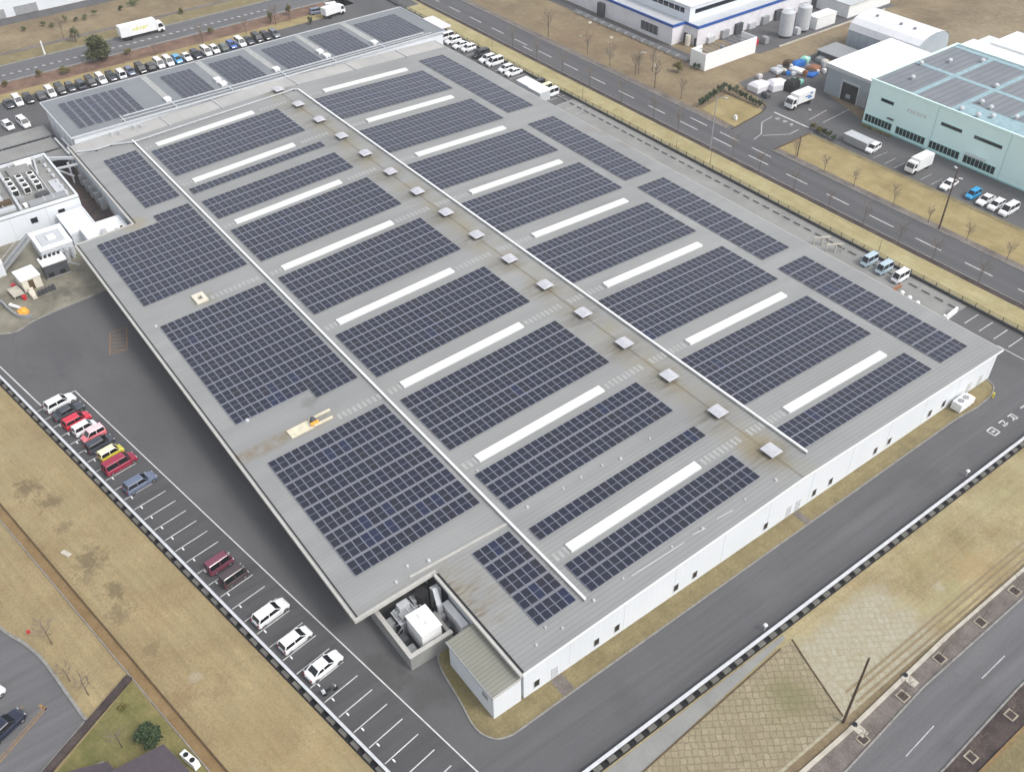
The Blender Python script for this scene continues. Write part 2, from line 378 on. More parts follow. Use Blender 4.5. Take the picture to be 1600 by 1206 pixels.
def leaf_mat(name, c1, c2):
    s = NT(name)
    g_ = s.n('ShaderNodeNewGeometry').outputs['Random Per Island']
    col = s.ramp(g_, [(0, RGB(*c1)), (1, RGB(*c2))])
    s.out(col, .7, .2)
    return s.m
MT['leaf'] = leaf_mat('leaf_mat', (62, 72, 40), (124, 128, 82))
MT['leaf_dark'] = leaf_mat('dark_leaf_mat', (44, 60, 42), (88, 106, 72))
MT['leaf_olive'] = leaf_mat('olive_leaf_mat', (92, 88, 46), (142, 132, 76))
MT['leaf_green'] = leaf_mat('bright_leaf_mat', (50, 82, 34), (96, 128, 62))
MT['twig'] = leaf_mat('twig_mat', (122, 110, 100), (160, 146, 134))

# ------------------------------------------------------------------ mesh building
class MB:
    def __init__(s): s.v = []; s.f = []; s.m = []
    def add(s, vs, fs, mi=0):
        o = len(s.v); s.v += [tuple(p) for p in vs]
        for q in fs: s.f.append(tuple(i+o for i in q)); s.m.append(mi)
    def box(s, x0, x1, y0, y1, z0, z1, mi=0, M=None, bottom=True):
        vs = [(x0,y0,z0),(x1,y0,z0),(x1,y1,z0),(x0,y1,z0),(x0,y0,z1),(x1,y0,z1),(x1,y1,z1),(x0,y1,z1)]
        if M is not None: vs = [M @ Vector(p) for p in vs]
        fs = [(4,5,6,7),(0,1,5,4),(1,2,6,5),(2,3,7,6),(3,0,4,7)]
        if bottom: fs.append((3,2,1,0))
        s.add(vs, fs, mi)
    def bar(s, p, q, w, h, mi=0):
        """box beam of width w and height h, from p to q"""
        p, q = Vector(p), Vector(q); d = q-p; L = d.length
        M = Matrix.Translation(p) @ d.to_track_quat('X', 'Z').to_matrix().to_4x4()
        s.box(0, L, -w/2, w/2, -h/2, h/2, mi, M)
    def prism(s, poly, z0, z1, mi=0, mi_side=None):
        """poly counter-clockwise; z0 and z1 numbers or functions of (x, y)"""
        n = len(poly)
        g0 = z0 if callable(z0) else (lambda x, y: z0)
        g1 = z1 if callable(z1) else (lambda x, y: z1)
        vs = [(x, y, g1(x, y)) for x, y in poly] + [(x, y, g0(x, y)) for x, y in poly]
        s.add(vs, [tuple(range(n)), tuple(range(2*n-1, n-1, -1))], mi)
        s.add(vs, [(i, i+n, (i+1) % n+n, (i+1) % n) for i in range(n)], mi if mi_side is None else mi_side)
    def sheet(s, poly, z, mi=0):
        s.add([(x, y, z) for x, y in poly], [tuple(range(len(poly)))], mi)
    def cyl(s, p, q, r0, r1=None, n=8, mi=0, cap=True):
        r1 = r0 if r1 is None else r1
        p, q = Vector(p), Vector(q)
        Q = (q-p).to_track_quat('Z', 'Y')
        vs = []
        for c_, r in ((p, r0), (q, r1)):
            for i in range(n):
                t = 2*pi*i/n
                vs.append(c_ + Q @ Vector((r*cos(t), r*sin(t), 0)))
        fs = [(i, (i+1) % n, (i+1) % n+n, i+n) for i in range(n)]
        if cap: fs += [tuple(range(n-1, -1, -1)), tuple(range(n, 2*n))]
        s.add(vs, fs, mi)
    def dome(s, x, y, z, rx, ry, rz, n=10, k=4, mi=0):
        vs = []; fs = []
        for j in range(k):
            t = j/k*pi/2
            for i in range(n):
                p = 2*pi*i/n
                vs.append((x+rx*cos(t)*cos(p), y+ry*cos(t)*sin(p), z+rz*sin(t)))
        vs.append((x, y, z+rz))
        for j in range(k-1):
            for i in range(n): fs.append((j*n+i, j*n+(i+1) % n, (j+1)*n+(i+1) % n, (j+1)*n+i))
        for i in range(n): fs.append(((k-1)*n+i, (k-1)*n+(i+1) % n, k*n))
        s.add(vs, fs, mi)
    def mesh(s, name, mats):
        me = bpy.data.meshes.new(name)
        me.from_pydata(s.v, [], s.f)
        for m in (mats if isinstance(mats, (list, tuple)) else [mats]): me.materials.append(MT[m] if isinstance(m, str) else m)
        me.polygons.foreach_set('material_index', s.m)
        me.update()
        return me
    def build(s, name, mats, parent=None, **kw):
        return obj(name, s.mesh(name, mats), parent, **kw)
def obj(name, me, parent=None, loc=None, rot=None):
    o = bpy.data.objects.new(name, me)
    COL.objects.link(o)
    if parent: o.parent = parent
    if loc: o.location = loc
    if rot: o.rotation_euler = rot
    return o
def tag(o, label=None, cat=None, group=None, kind=None):
    if label: o['label'] = label
    if cat: o['category'] = cat
    if group: o['group'] = group
    if kind: o['kind'] = kind
    return o
def thing(name, label, cat, loc=(0, 0, 0), rz=0.0, group=None):
    o = bpy.data.objects.new(name, None)
    o.empty_display_size = .2
    COL.objects.link(o)
    o.location = loc; o.rotation_euler = (0, 0, rz)
    return tag(o, label, cat, group)
def structure(name, mb, mats): return tag(mb.build(name, mats), kind='structure')
def copy_tree(o, loc, rz=None, label=None):
    r = o.copy(); COL.objects.link(r); r.location = loc
    if rz is not None: r.rotation_euler = (0, 0, rz)
    if label: r['label'] = label
    for ch in o.children:
        q = ch.copy(); COL.objects.link(q); q.parent = r
        for g_ in ch.children:
            w = g_.copy(); COL.objects.link(w); w.parent = q
    return r
def pieces(name, mats, parent, mbs, loc=None):
    """each MB in mbs becomes an object of its own"""
    return [obj(name, q.mesh(name, mats), parent, loc) for q in mbs]
def mk(fn):
    q = MB(); fn(q); return q
def flat(name, polys, z, mat):
    m = MB()
    for p in polys: m.sheet(p, z)
    return structure(name, m, mat)
def rect(x0, x1, y0, y1): return [(x0, y0), (x1, y0), (x1, y1), (x0, y1)]
def smooth(pts, n=5):
    """Catmull-Rom through the points"""
    o = []
    P = [pts[0]] + list(pts) + [pts[-1]]
    for i in range(1, len(P)-2):
        for k in range(n):
            t = k/n
            o.append(tuple(.5*((2*P[i][j]) + (-P[i-1][j]+P[i+1][j])*t + (2*P[i-1][j]-5*P[i][j]+4*P[i+1][j]-P[i+2][j])*t*t
                     + (-P[i-1][j]+3*P[i][j]-3*P[i+1][j]+P[i+2][j])*t**3) for j in (0, 1)))
    o.append(tuple(pts[-1]))
    return o

# ------------------------------------------------------------------ ground, yards, roads
PA = atan(14.08/87.27)                       # the west parking row runs 9.2 degrees off the factory's axis
def PU(u, v):                                # parking frame: u along the row, v towards the factory
    return (-134.43 + u*cos(PA) - v*sin(PA), 3.18 + u*sin(PA) + v*cos(PA))
def cop(x): return 3.18 + (x+134.43)*math.tan(PA)     # centre line of the west coping
structure('ground', (lambda m: (m.sheet(rect(-2500, 1500, -1500, 2500), -.06), m)[1])(MB()), 'field')
flat('grass', [[(-175, -40), (-30, -40), (-30, cop(-30)), (-175, cop(-175))]], -.045, 'grass_dry')
flat('asphalt_yard', [[(-240, -14), (-34.4, cop(-34.4)), (-34.4, 134.4), (-240, 134.4)]], -.03, 'asphalt')
flat('concrete_yard', [smooth([(-149.7, 24.5), (-149.2, 17.8), (-148.5, 11.7), (-147.2, 8), (-148.6, 5.2), (-152, cop(-152)+.4)]) + [(-200, cop(-200)+.4), (-200, 34), (-149.7, 34)]], -.018, 'concrete_old')
m = MB()
kb = smooth([(-149.7, 24.5), (-149.2, 17.8), (-148.5, 11.7), (-147.2, 8), (-148.6, 5.2), (-152, cop(-152)+.4)])
for p, q in zip(kb, kb[1:]): m.bar((*p, .03), (*q, .03), .3, .12)
structure('kerb', m, 'kerb_grey')
flat('concrete_apron', [rect(-158, -57.4, 121, 134.3)], -.02, 'concrete')
flat('parking_asphalt', [[PU(8.5, .5), PU(118, .5), PU(118, 6.4), PU(8.5, 6.4)]], -.02, 'asphalt_park')
# west slope and lane
def line_w(x, off=0): return -1.8 + (x+94.6)*6.0/37.1 + off
flat('earth_path', [[(-175, line_w(-175, -1.25)), (-30, line_w(-30, -1.25)), (-30, line_w(-30)), (-175, line_w(-175))]], -.025, 'path')
m = MB(); m.bar((-175, line_w(-175), .05), (-30, line_w(-30), .05), .16, .3)
structure('kerb', m, 'brown')
m = MB(); m.bar((-175, line_w(-175, -1.25), .03), (-30, line_w(-30, -1.25), .03), .12, .18)
structure('kerb', m, 'kerb_grey')
RC = smooth([(-96, -11.5), (-88.6, -9.3), (-85.9, -8.1), (-82.5, -7.0), (-78.8, -6.4), (-75.0, -5.9), (-71.4, -5.4)])
flat('road', [RC + [(-68.7, -10.5), (-64, -20), (-110, -40), (-120, -16)]], -.02, 'road')
m = MB()
for p, q in zip(RC, RC[1:]): m.bar((*p, .04), (*q, .04), .35, .2)
m.bar((-71.4, -5.4, .04), (-68.4, -10.9, .04), .35, .2); m.bar((-68.4, -10.9, .04), (-64, -19.5, .04), .35, .2)
structure('kerb', m, 'kerb_grey')
flat('lawn', [[(-73.2, .2), (-57, 2.9), (-40, 5.6), (-40, -20), (-62, -20), (-67.4, -10)]], -.02, 'lawn_green')
m = MB(); m.bar((-73.7, .2, .15), (-63, -20, .15), .8, .5)
tag(m.build('hedge', 'shrub_dark'), 'bare brown clipped hedge running down from the earth path beside the curved road', 'hedge')
# front verge of the factory
VR = smooth([(-56.4, 31.2), (-54.6, 28.8), (-49, 27.9), (-45.2, 27.4), (-43, 28.4), (-42.3, 30.2)]) + [(-42.4, 40), (-42.5, 70), (-42.6, 109), (-42.2, 114), (-42.4, 117.2)] + smooth([(-42.6, 118.2), (-43.4, 119.8), (-45.2, 120.6)])
flat('grass_verge', [VR + [(-46, 120.6), (-46, 33), (-56.4, 33)]], -.008, 'grass_front')
m = MB()
for p, q in zip(VR, VR[1:]): m.bar((*p, .02), (*q, .02), .18, .16)
structure('kerb', m, 'kerb_grey')
flat('paved_patch', [rect(-44.9, -42.6, 37.2, 38.8), rect(-44.9, -42.6, 77.1, 78.2)], .0, 'plant_bed')
# east side
flat('grass_strip', [rect(-320, -20, 135.0, 140.6)], -.025, 'grass_strip')
flat('gutter_strip', [rect(-320, -20, 140.6, 141.8)], -.02, 'shrub_dark')
flat('road', [rect(-900, 200, 141.8, 150.7)], -.03, 'road_dark')
flat('pavement', [rect(-900, -127.0, 150.7, 152.4), rect(-113.4, 200, 150.7, 152.4)], -.02, 'plant_bed')
m = MB()
m.bar((-320, 141.85, 0), (0, 141.85, 0), .2, .15)
m.bar((-320, 150.65, 0), (-126.4, 150.65, 0), .2, .15); m.bar((-113.6, 150.65, 0), (0, 150.65, 0), .2, .15)
structure('kerb', m, 'kerb_grey')
m = MB()
for k_ in range(-24, 8):
    x = -125.1 + 10*k_
    m.sheet(rect(x, x+5.3, 145.2, 145.42), -.018)
for x in (-126.0, -117.0, -135.0): m.sheet(rect(x, x+5.2, 148.2, 148.42), -.018)
m.sheet(rect(-190, -186, 144.0, 144.2), -.018)
structure('road_marking', m, 'line')
flat('asphalt_entrance', [[(-126.6, 150.7), (-113.6, 150.7), (-113.4, 162), (-50, 162.2), (-50, 176), (-110, 176), (-125, 181.5), (-125, 204), (-141, 203), (-141, 170), (-129, 166.4)]], -.022, 'asphalt')
flat('lawn', [[(-136.4, 153.4), (-138.4, 163.2), (-128.0, 163.6), (-126.9, 162.4), (-125.5, 152.6)], [(-113.3, 152.4), (0, 152.4), (0, 161.8), (-113.6, 161.8)]], -.015, 'grass_gold')
flat('grass_bank', [rect(-113.6, 0, 161.8, 163.0)], -.012, 'grass_front')
m = MB()
kk = smooth([(-125.4, 151.2), (-126.0, 156), (-127.0, 162.6), (-128.6, 165.4), (-131, 166.2)])
for p, q in zip(kk, kk[1:]): m.bar((*p, .04), (*q, .04), .25, .18)
m.bar((-113.5, 151.2, .04), (-113.7, 162.6, .04), .25, .18)
structure('kerb', m, 'brown')
# faded arrows and edge lines of the entrance, stop line
m = MB()
def stroke(m, p, q, w=.22, z=-.014):
    p, q = Vector(p), Vector(q); d = (q-p).normalized(); n = Vector((-d.y, d.x))*w/2
    m.sheet([p-n, q-n, q+n, p+n], z)
stroke(m, (-124.1, 162.6), (-123.6, 158.7)); stroke(m, (-123.6, 158.7), (-119.9, 154.4)); stroke(m, (-119.9, 154.4), (-119.2, 151.3))
stroke(m, (-119.3, 154.2), (-116.2, 159)); stroke(m, (-116.2, 159), (-116.4, 162.2))
stroke(m, (-118.0, 167.5), (-118.8, 174.3)); stroke(m, (-115.3, 168.9), (-116.0, 178.6))
structure('road_marking', m, 'line_worn')
m = MB(); stroke(m, (-125.3, 164.6), (-115.4, 164.6), .42)
def glyph(m, ox, oy, ux, uy, sc, strokes, w=.16, z=-.014):
    """strokes in a unit square set on the ground at (ox, oy); (ux, uy) is the writing direction"""
    for (x0, y0, x1, y1) in strokes:
        stroke(m, (ox+(x0*ux-y0*uy)*sc, oy+(x0*uy+y0*ux)*sc), (ox+(x1*ux-y1*uy)*sc, oy+(x1*uy+y1*ux)*sc), w, z)
for ox, st in ((-123.2, [(0, 0, 1, 0), (.5, 0, .5, 1), (.5, .5, 1, .5), (.2, 0, .2, .6)]), (-121.3, [(0, .8, 1, .8), (0, .5, 1, .5), (.5, 1, .5, .1), (.2, .15, .8, .15)]),
               (-119.4, [(.3, 0, .3, 1), (0, .7, .5, .7), (.6, .9, .6, .1), (.6, .1, 1, .2)])):
    glyph(m, ox, 162.4, 1, 0, 1.0, st)
structure('road_marking', m, 'line')
# blue-banded works yard and its lane
flat('lane', [rect(-240, -156.6, 169.6, 173.0)], -.03, 'road_dark')
flat('asphalt_works_yard', [[(-156.6, 186), (-149.4, 186.5), (-149.3, 194), (-149.0, 240), (-190, 240), (-190, 186)]], -.03, 'asphalt')
m = MB(); m.bar((-149.3, 193.5, .1), (-148.9, 235, .1), .4, .3)
structure('kerb', m, 'concrete_pale')
# north-west: car park edge, shrub bed, avenue, bank, road by the white warehouse
flat('grass_strip', [rect(-243.8, -239.4, -40, 116)], -.02, 'grass_gold')
flat('shrub_bed', [rect(-250.4, -243.8, -60, 126)], -.02, 'shrub_red')
flat('road', [rect(-261, -250.4, -300, 500)], -.035, 'road')
m = MB()
m.bar((-250.3, -60, .02), (-250.3, 126, .02), .25, .18); m.bar((-261.1, -100, .05), (-261.1, 300, .05), .35, .3)
structure('kerb', m, 'kerb_grey')
flat('grass_bank', [rect(-268.0, -261.2, -100, 300)], -.02, 'grass_front')
flat('path', [rect(-269.8, -268.0, -100, 300)], -.015, 'plant_bed')
flat('road', [rect(-294.5, -289.4, -100, 200)], -.03, 'road_dark')
m = MB()
for k_ in range(-6, 36):
    y = 36.5 + 1.93*k_
    m.sheet([(-255.5, y-.25), (-254.9, y+.05), (-254.7, y+.75), (-255.3, y+.45)] if 1 else None, -.02)
structure('road_marking', m, 'line')
m = MB(); m.bar((-251.0, -60, -.02), (-251.0, 126, -.02), .14, .012)
structure('road_marking', m, 'line_worn')
flat('car_park', [[(-240, 121), (-232, 116), (-232, 140), (-262, 140), (-262, 121)]], -.02, 'asphalt')
# parking stalls of the west row
m = MB()
stroke(m, PU(8.9, 6.5), PU(120, 6.5), .15, -.012); stroke(m, PU(8.9, 6.5), PU(8.7, 1.6), .16, -.012); stroke(m, (-150, cop(-150)+1.05), (-126.4, 5.95), .18, -.012)
for k_ in range(0, 45):
    u = 29.5 - 2.537*8 + 2.537*k_
    stroke(m, PU(u, .5), PU(u+.02, 5.1), .13, -.012)
structure('road_marking', m, 'line')
# no-parking hatch near the wing
m = MB()
hp = [(-137.6, 20.2), (-132.0, 18.2), (-131.6, 20.8), (-137.2, 22.8)]
for p, q in zip(hp, hp[1:]+hp[:1]): stroke(m, p, q, .16, -.012)
for k_ in range(1, 6):
    t = k_/6
    stroke(m, (hp[0][0]+(hp[1][0]-hp[0][0])*t, hp[0][1]+(hp[1][1]-hp[0][1])*t), (hp[3][0]+(hp[2][0]-hp[3][0])*min(1, t+.16), hp[3][1]+(hp[2][1]-hp[3][1])*min(1, t+.16)), .13, -.012)
structure('road_marking', m, 'line_orange')
# east parking stalls
m = MB()
for x in (-55.0, -52.4, -49.85, -47.3, -44.7, -42.1): stroke(m, (x, 130.0), (x, 133.8), .14, -.012)
stroke(m, (-48.6, 129.0), (-36, 129.2), .16, -.012)
for x in range(-215, -150, 3): stroke(m, (x, 129.5), (x, 134), .12, -.012)
structure('road_marking', m, 'line')
# painted characters on the road at the right
m = MB()
for oy, st in ((110.6, [(0, 0, 1, 0), (1, 0, 1, 1), (1, 1, 0, 1), (0, 1, 0, 0), (.3, .5, .7, .5), (.5, .2, .5, .8)]),
               (113.2, [(.1, .1, .1, .9), (.1, .9, .5, .7), (.5, .2, .9, .2), (.7, .2, .7, 1), (.5, .6, .9, .6)]),
               (115.4, [(.1, .9, .9, .9), (.1, .9, .1, .1), (.9, .9, .9, .5), (.1, .5, .9, .5), (.6, .5, .9, 0)]),
               (118.6, [(.2, 0, .2, 1), (.2, 1, .8, 1), (.8, 1, .8, 0), (.2, .5, .8, .5)])):
    glyph(m, -38.6, oy, 0, 1, 1.25, [(y0, -x0, y1, -x1) for x0, y0, x1, y1 in st], .2, -.012)
structure('road_marking', m, 'line')
# south-east slope, footpath and road
flat('concrete_strip', [[(-33.4, 20), (-30.4, 33), (-31.1, 39.2), (-31.75, 47), (-32.35, 55.5), (-32.9, 62), (-33.4, 62)]], -.02, 'concrete')
flat('block_slope', [[(-30.2, 30), (-22.7, 30), (-22.7, 59.5), (-29.1, 61.4), (-32.3, 62.3), (-31.75, 47), (-31.1, 39.2)]], -.03, 'blocks')
flat('grass_slope', [[(-33.6, 20), (-22.4, 20), (-22.4, 59), (-22.6, 140), (-33.6, 134)]], -.04, 'grass_slope')
m = MB()
for x in (-24.2, -23.55, -22.75):
    m.bar((x-.1, 62, -.02), (x, 130, -.02), .24, .08)
structure('step_edge', m, 'step')
m = MB()
for p, q in (((-32.35, 62.5), (-29.1, 61.4)), ((-29.1, 61.4), (-22.7, 59.4)), ((-30.6, 33), (-31.1, 39.2)), ((-31.1, 39.2), (-32.3, 60.5))): m.bar((*p, .0), (*q, .0), .16, .1)
structure('gutter', m, 'brown')
m = MB(); m.bar((-21.1, 20, .05), (-21.2, 58, .05), .45, .25); m.bar((-21.2, 58, .05), (-21.9, 77, .05), .45, .25); m.bar((-21.9, 77, .05), (-22.0, 140, .05), .35, .25)
structure('kerb', m, 'concrete_pale')
flat('pavement', [[(-20.9, 20), (-18.2, 20), (-18.6, 55), (-19.6, 69), (-19.8, 140), (-21.9, 140), (-21.8, 77), (-21.0, 58)]], -.02, 'plant_bed')
flat('road', [[(-18.2, 10), (-12.5, 10), (-12.7, 63), (-13.3, 77), (-13.6, 150), (-19.8, 141.8), (-19.6, 69), (-18.6, 55)]], -.035, 'road')
m = MB(); 
for p, q in (((-18.4, 30), (-18.6, 55)), ((-18.6, 55), (-19.6, 69)), ((-19.6, 69), (-19.8, 140))): m.bar((*p, .02), (*q, .02), .2, .2)
for p, q in (((-12.6, 30), (-12.7, 63)), ((-12.7, 63), (-13.3, 77)), ((-13.3, 77), (-13.6, 140))): m.bar((*p, .02), (*q, .02), .2, .2)
structure('kerb', m, 'kerb_grey')
m = MB()
stroke(m, (-16.4, 75.1), (-16.5, 79.7), .13, -.02); stroke(m, (-16.5, 84), (-16.6, 89), .13, -.02)
structure('road_marking', m, 'line_worn')
m = MB(); stroke(m, (-15.9, 60.9), (-16.2, 66.1), .12, -.02); stroke(m, (-15.8, 50), (-15.9, 56), .12, -.02)
structure('road_marking', m, 'line_worn')
flat('pavement', [[(-12.5, 40), (-10.2, 40), (-10.4, 66), (-10.6, 140), (-13.5, 140), (-13.2, 77), (-12.6, 63)]], -.02, 'shrub_dark')
flat('lawn', [[(-10.2, 40), (30, 40), (30, 140), (-10.6, 140)]], -.03, 'grass_front')
m = MB(); m.bar((-10.2, 50, .05), (-10.6, 120, .05), .3, .25)
structure('kerb', m, 'path')
for (x, y) in ((-19.6, 58.9), (-20.0, 66.4), (-20.4, 73.6), (-20.4, 81.5), (-20.5, 88.6), (-12.0, 66.1), (-12.3, 73.6)):
    pass

# ------------------------------------------------------------------ the factory
RS = 0.0343
def zr(y): return 7.0 - RS*abs(y-77.1)
fac = thing('factory_building', 'vast flat grey-roofed factory covered in dark solar panels, white front wall with small windows', 'factory', (-120, 77, 0))
def F(mb, name, mats, parent=None):
    o = mb.build(name, mats, parent or fac)
    if not parent: o.location = (120, -77, 0)
    return o
m = MB()
SP = [(-195.1, 77.1), (-195.1, 33.3), (-157.9, 33.3), (-157.9, 22.9), (-61.6, 22.9), (-61.6, 33.3), (-44.7, 33.3), (-44.7, 77.1)]
NP = [(-195.1, 77.1), (-44.7, 77.1), (-44.7, 121.2), (-195.1, 121.2)]
for poly in (SP, NP): m.prism(poly, lambda x, y: zr(y)-.28, lambda x, y: zr(y), 0, 1)
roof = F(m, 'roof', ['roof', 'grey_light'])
# walls (closed volumes just inside the eaves)
m = MB()
for poly in ([(-194.9, 77.1), (-194.9, 33.6), (-45.0, 33.6), (-45.0, 77.1)],
             [(-194.9, 77.1), (-45.0, 77.1), (-45.0, 120.9), (-194.9, 120.9)]):
    m.prism(poly, 0, lambda x, y: zr(y)-.285)
F(m, 'wall', 'white_wall')
for i in range(12):
    x = -157.2+7.93*i
    pieces('column', 'grey', fac, [mk(lambda q: q.box(x-.16, x+.16, 27.5, 27.82, 0, zr(27.5)-.29))], (120, -77, 0))
m = MB()
for i in range(9): m.box(-152+11*i, -147.4+11*i, 33.48, 33.599, .02, 3.6)
F(m, 'shutter', 'dark_grey')
# eaves trim: cream fascia and dark gutter along the left side
m = MB()
def eave(p, q, w, h, dz, mi):
    m.bar((p[0], p[1], zr(p[1])+dz), (q[0], q[1], zr(q[1])+dz), w, h, mi)
eave((-157.9, 22.72), (-61.4, 22.72), .30, .42, -.12, 0)
eave((-157.9, 23.12), (-61.6, 23.12), .14, .05, .035, 1)
eave((-61.45, 22.6), (-61.45, 33.4), .34, .5, -.1, 0)
eave((-62.6, 30.6), (-61.9, 44.0), .3, .14, .06, 0)
eave((-61.2, 33.05), (-44.6, 33.05), .34, .42, -.16, 0)
eave((-61.0, 33.42), (-44.8, 33.42), .2, .05, .035, 1)
eave((-195, 33.1), (-158, 33.1), .3, .42, -.14, 0)
eave((-194.8, 33.5), (-158, 33.5), .16, .05, .035, 1)
eave((-158.05, 23), (-158.05, 33.2), .3, .46, -.1, 0)
eave((-195, 121.3), (-44.7, 121.3), .14, .3, -.17, 0)
eave((-44.62, 33.2), (-44.62, 77.1), .10, .3, -.13, 2); eave((-44.62, 77.1), (-44.62, 121.3), .10, .3, -.13, 2)
F(m, 'gutter', ['trim', 'dark', 'white'])
# front wall: paired narrow windows, door leaves, downpipe brackets
for y in (35.36, 43.91, 46.97, 56.28, 59.39, 71.85, 81.08, 84.37, 93.69, 96.71, 105.89, 109.16):
    w = MB(); w.box(-.03, .05, -.42, .42, .68, .74); w.box(-.03, .05, -.42, .42, 1.92, 1.98); w.box(-.03, .05, -.42, -.36, .74, 1.92); w.box(-.03, .05, .36, .42, .74, 1.92)
    fo = w.build('window', 'grey_light', fac, ); fo.location = (-45.0+120, y-77, 0)
    g = MB(); g.box(-.02, .015, -.36, .36, .74, 1.92); g.build('pane', 'glass', fo)
for y in (37.85, 76.18, 77.94, 118.2, 115.3):
    d = MB(); d.box(-.03, .04, -.45, .45, .05, 2.05); do = d.build('door', 'grey_light', fac); do.location = (-45.0+120, y-77, 0)
    hmb = MB(); hmb.box(.04, .08, .3, .36, 1.0, 1.12); hmb.build('handle', 'dark', do)
m = MB()
for y in range(40, 121, 8): m.box(-45.02, -44.985, y-.015, y+.015, .1, zr(y)-.3)
F(m, 'cladding_joint', 'grey_light')
# roof: skylights, ridge ventilators, translucent strips
SKX = [-183.5, -165.0, -146.3, -128.1, -109.55, -91.15, -72.85, -54.35]
def on_roof(mb, name, mats, x, y, dz=0.0):
    o = mb.build(name, mats, roof); o.location = (x, y, zr(y)+dz)
    o.rotation_euler = (atan(RS) if y < 77 else -atan(RS), 0, 0)
    return o
k = MB(); k.box(-.70, .70, -10.6, 10.6, 0, .10, 1); k.box(-.64, .64, -10.55, 10.55, .10, .30, 0)
kme = k.mesh('skylight', ['skylight', 'grey_light'])
for x in SKX:
    for y in (57.9, 95.5):
        o = obj('skylight', kme, roof, (x, y, zr(y)), ((atan(RS) if y < 77 else -atan(RS)), 0, 0))
k = MB()
k.box(-.75, .75, -.75, .75, 0, .55, 1); k.box(-1.05, 1.05, -1.0, 1.0, .55, .63, 0)
k.add([(-1.05,-1,.63),(1.05,-1,.63),(1.05,1,.63),(-1.05,1,.63),(-.95,0,.86),(.95,0,.86)], [(0,1,5,4),(2,3,4,5),(1,2,5),(3,0,4)], 0)
for i in range(4): k.box(-.76, .76, -.8+.0, .8, .12+.1*i, .15+.1*i, 2)
kme = k.mesh('ventilator', ['vent_lid', 'dark_grey', 'brown'])
for i in range(16): obj('ventilator', kme, roof, (-50.08-9.27*i, 77.15, 6.93))
def strip(x, y0, y1, pitch=.78):
    k = MB(); y = y0
    while y < y1:
        y2 = y+pitch*.6
        k.add([(x-.6, y, zr(y)+.03), (x+.6, y, zr(y)+.03), (x+.6, y2, zr(y2)+.03), (x-.6, y2, zr(y2)+.03)], [(0, 1, 2, 3)])
        y += pitch
    obj('translucent_strip', k.mesh('translucent_strip', 'strip_sheet'), roof)
for x in SKX:
    strip(x, 69.2 if x > -135 else 70, 76.2); strip(x, 81.6, 84.6); strip(x, 45.2, 47.0)
    if x > -135: strip(x, 77.6, 80.4)
strip(-91.3, 37.2, 43.6); strip(-128.4, 34.9, 43.4)
# small roof fittings of the wing: white hatch, tan frame, vent caps
h = MB(); h.box(-1.25, 1.25, -.95, -.35, 0, .35); h.box(-1.25, 1.25, .35, .95, 0, .35); h.box(-1.25, -.55, -.35, .35, 0, .35); h.box(.65, 1.25, -.35, .35, 0, .35)
on_roof(h, 'roof_hatch', 'cream', -129.3, 33.4)
h = MB(); h.box(-.9, .9, -3.2, .2, 0, .12); h.box(-.9, -.6, .2, 3.4, .05, .3); h.box(.6, .9, .2, 3.0, .05, .3)
on_roof(h, 'equipment_base', 'tan', -92.45, 33.6, .02)
h = MB(); h.cyl((0, 0, 0), (0, 0, .7), .42, .42, 10, 0); h.dome(0, 0, .7, .42, .42, .3, 10, 3, 0); h.bar((.5, -.6, .4), (.5, .6, .4), .12, .5, 1)
on_roof(h, 'exhaust_cap', ['dark_grey', 'orange'], -92.35, 34.0, .14)
for x, y, r in ((-61.3, 61.7, .22), (-62.0, 55.7, .18), (-61.9, 59.1, .16), (-61.6, 67, .15), (-46.7, 61.6, .2), (-47.0, 56.9, .16), (-46.7, 68.8, .15), (-62.0, 52.8, .14), (-63.2, 33.6, .25), (-64.1, 31.2, .2),
             (-47.2, 49.5, .14), (-47, 45, .2), (-46.4, 40, .15), (-47.6, 38.6, .13), (-46.5, 74.1, .2), (-62.4, 47.5, .2), (-98.7, 27.2, .3), (-127.0, 25.2, .25), (-71.2, 46.2, .16), (-63, 29, .2), (-46.5, 36.5, .16)):
    pieces('roof_vent_cap', 'grey_light', roof, [mk(lambda q: q.cyl((x, y, zr(y)), (x, y, zr(y)+.22), r, r*.8, 8))])
for x0, y0, x1, y1 in ((-46.9, 50.5, -46.6, 58.5), (-46.8, 60, -46.55, 62), (-46.7, 64, -46.5, 66.5)): pieces('roof_conduit', 'grey_light', roof, [mk(lambda q: q.bar((x0, y0, zr(y0)+.05), (x1, y1, zr(y1)+.05), .09, .08))])

# white cable ducts laid across the roof
def duct(label, pts, w=.3, group='white cable ducts on the factory roof', mat='white'):
    d = MB()
    for p, q in zip(pts, pts[1:]):
        d.bar((p[0], p[1], zr(p[1])+.36), (q[0], q[1], zr(q[1])+.36), w, .2, 0)
        L = hypot(q[0]-p[0], q[1]-p[1]); n = max(1, int(L/3))
        for i in range(n+1):
            t = i/n; x, y = p[0]+(q[0]-p[0])*t, p[1]+(q[1]-p[1])*t
            d.box(x-.07, x+.07, y-.17, y+.17, zr(y), zr(y)+.28, 1)
    return tag(d.build('cable_duct', [mat, 'grey']), label, 'cable duct', group)
duct('long white cable duct dividing the left roof wing from the middle rows of solar panels', [(-188.3, 44.22), (-47.6, 44.22)])
duct('long white cable duct beside the ridge ventilators, right of their row', [(-187, 80.75), (-47.3, 80.75)])
duct('pale cross duct with a bend joining the two white ducts along the rear roof edge', [(-191.0, 33.9), (-189.4, 37.2), (-189.4, 40.2), (-187.4, 44.2), (-187.6, 79.9), (-187.1, 80.75)], .26, None, 'grey_light')

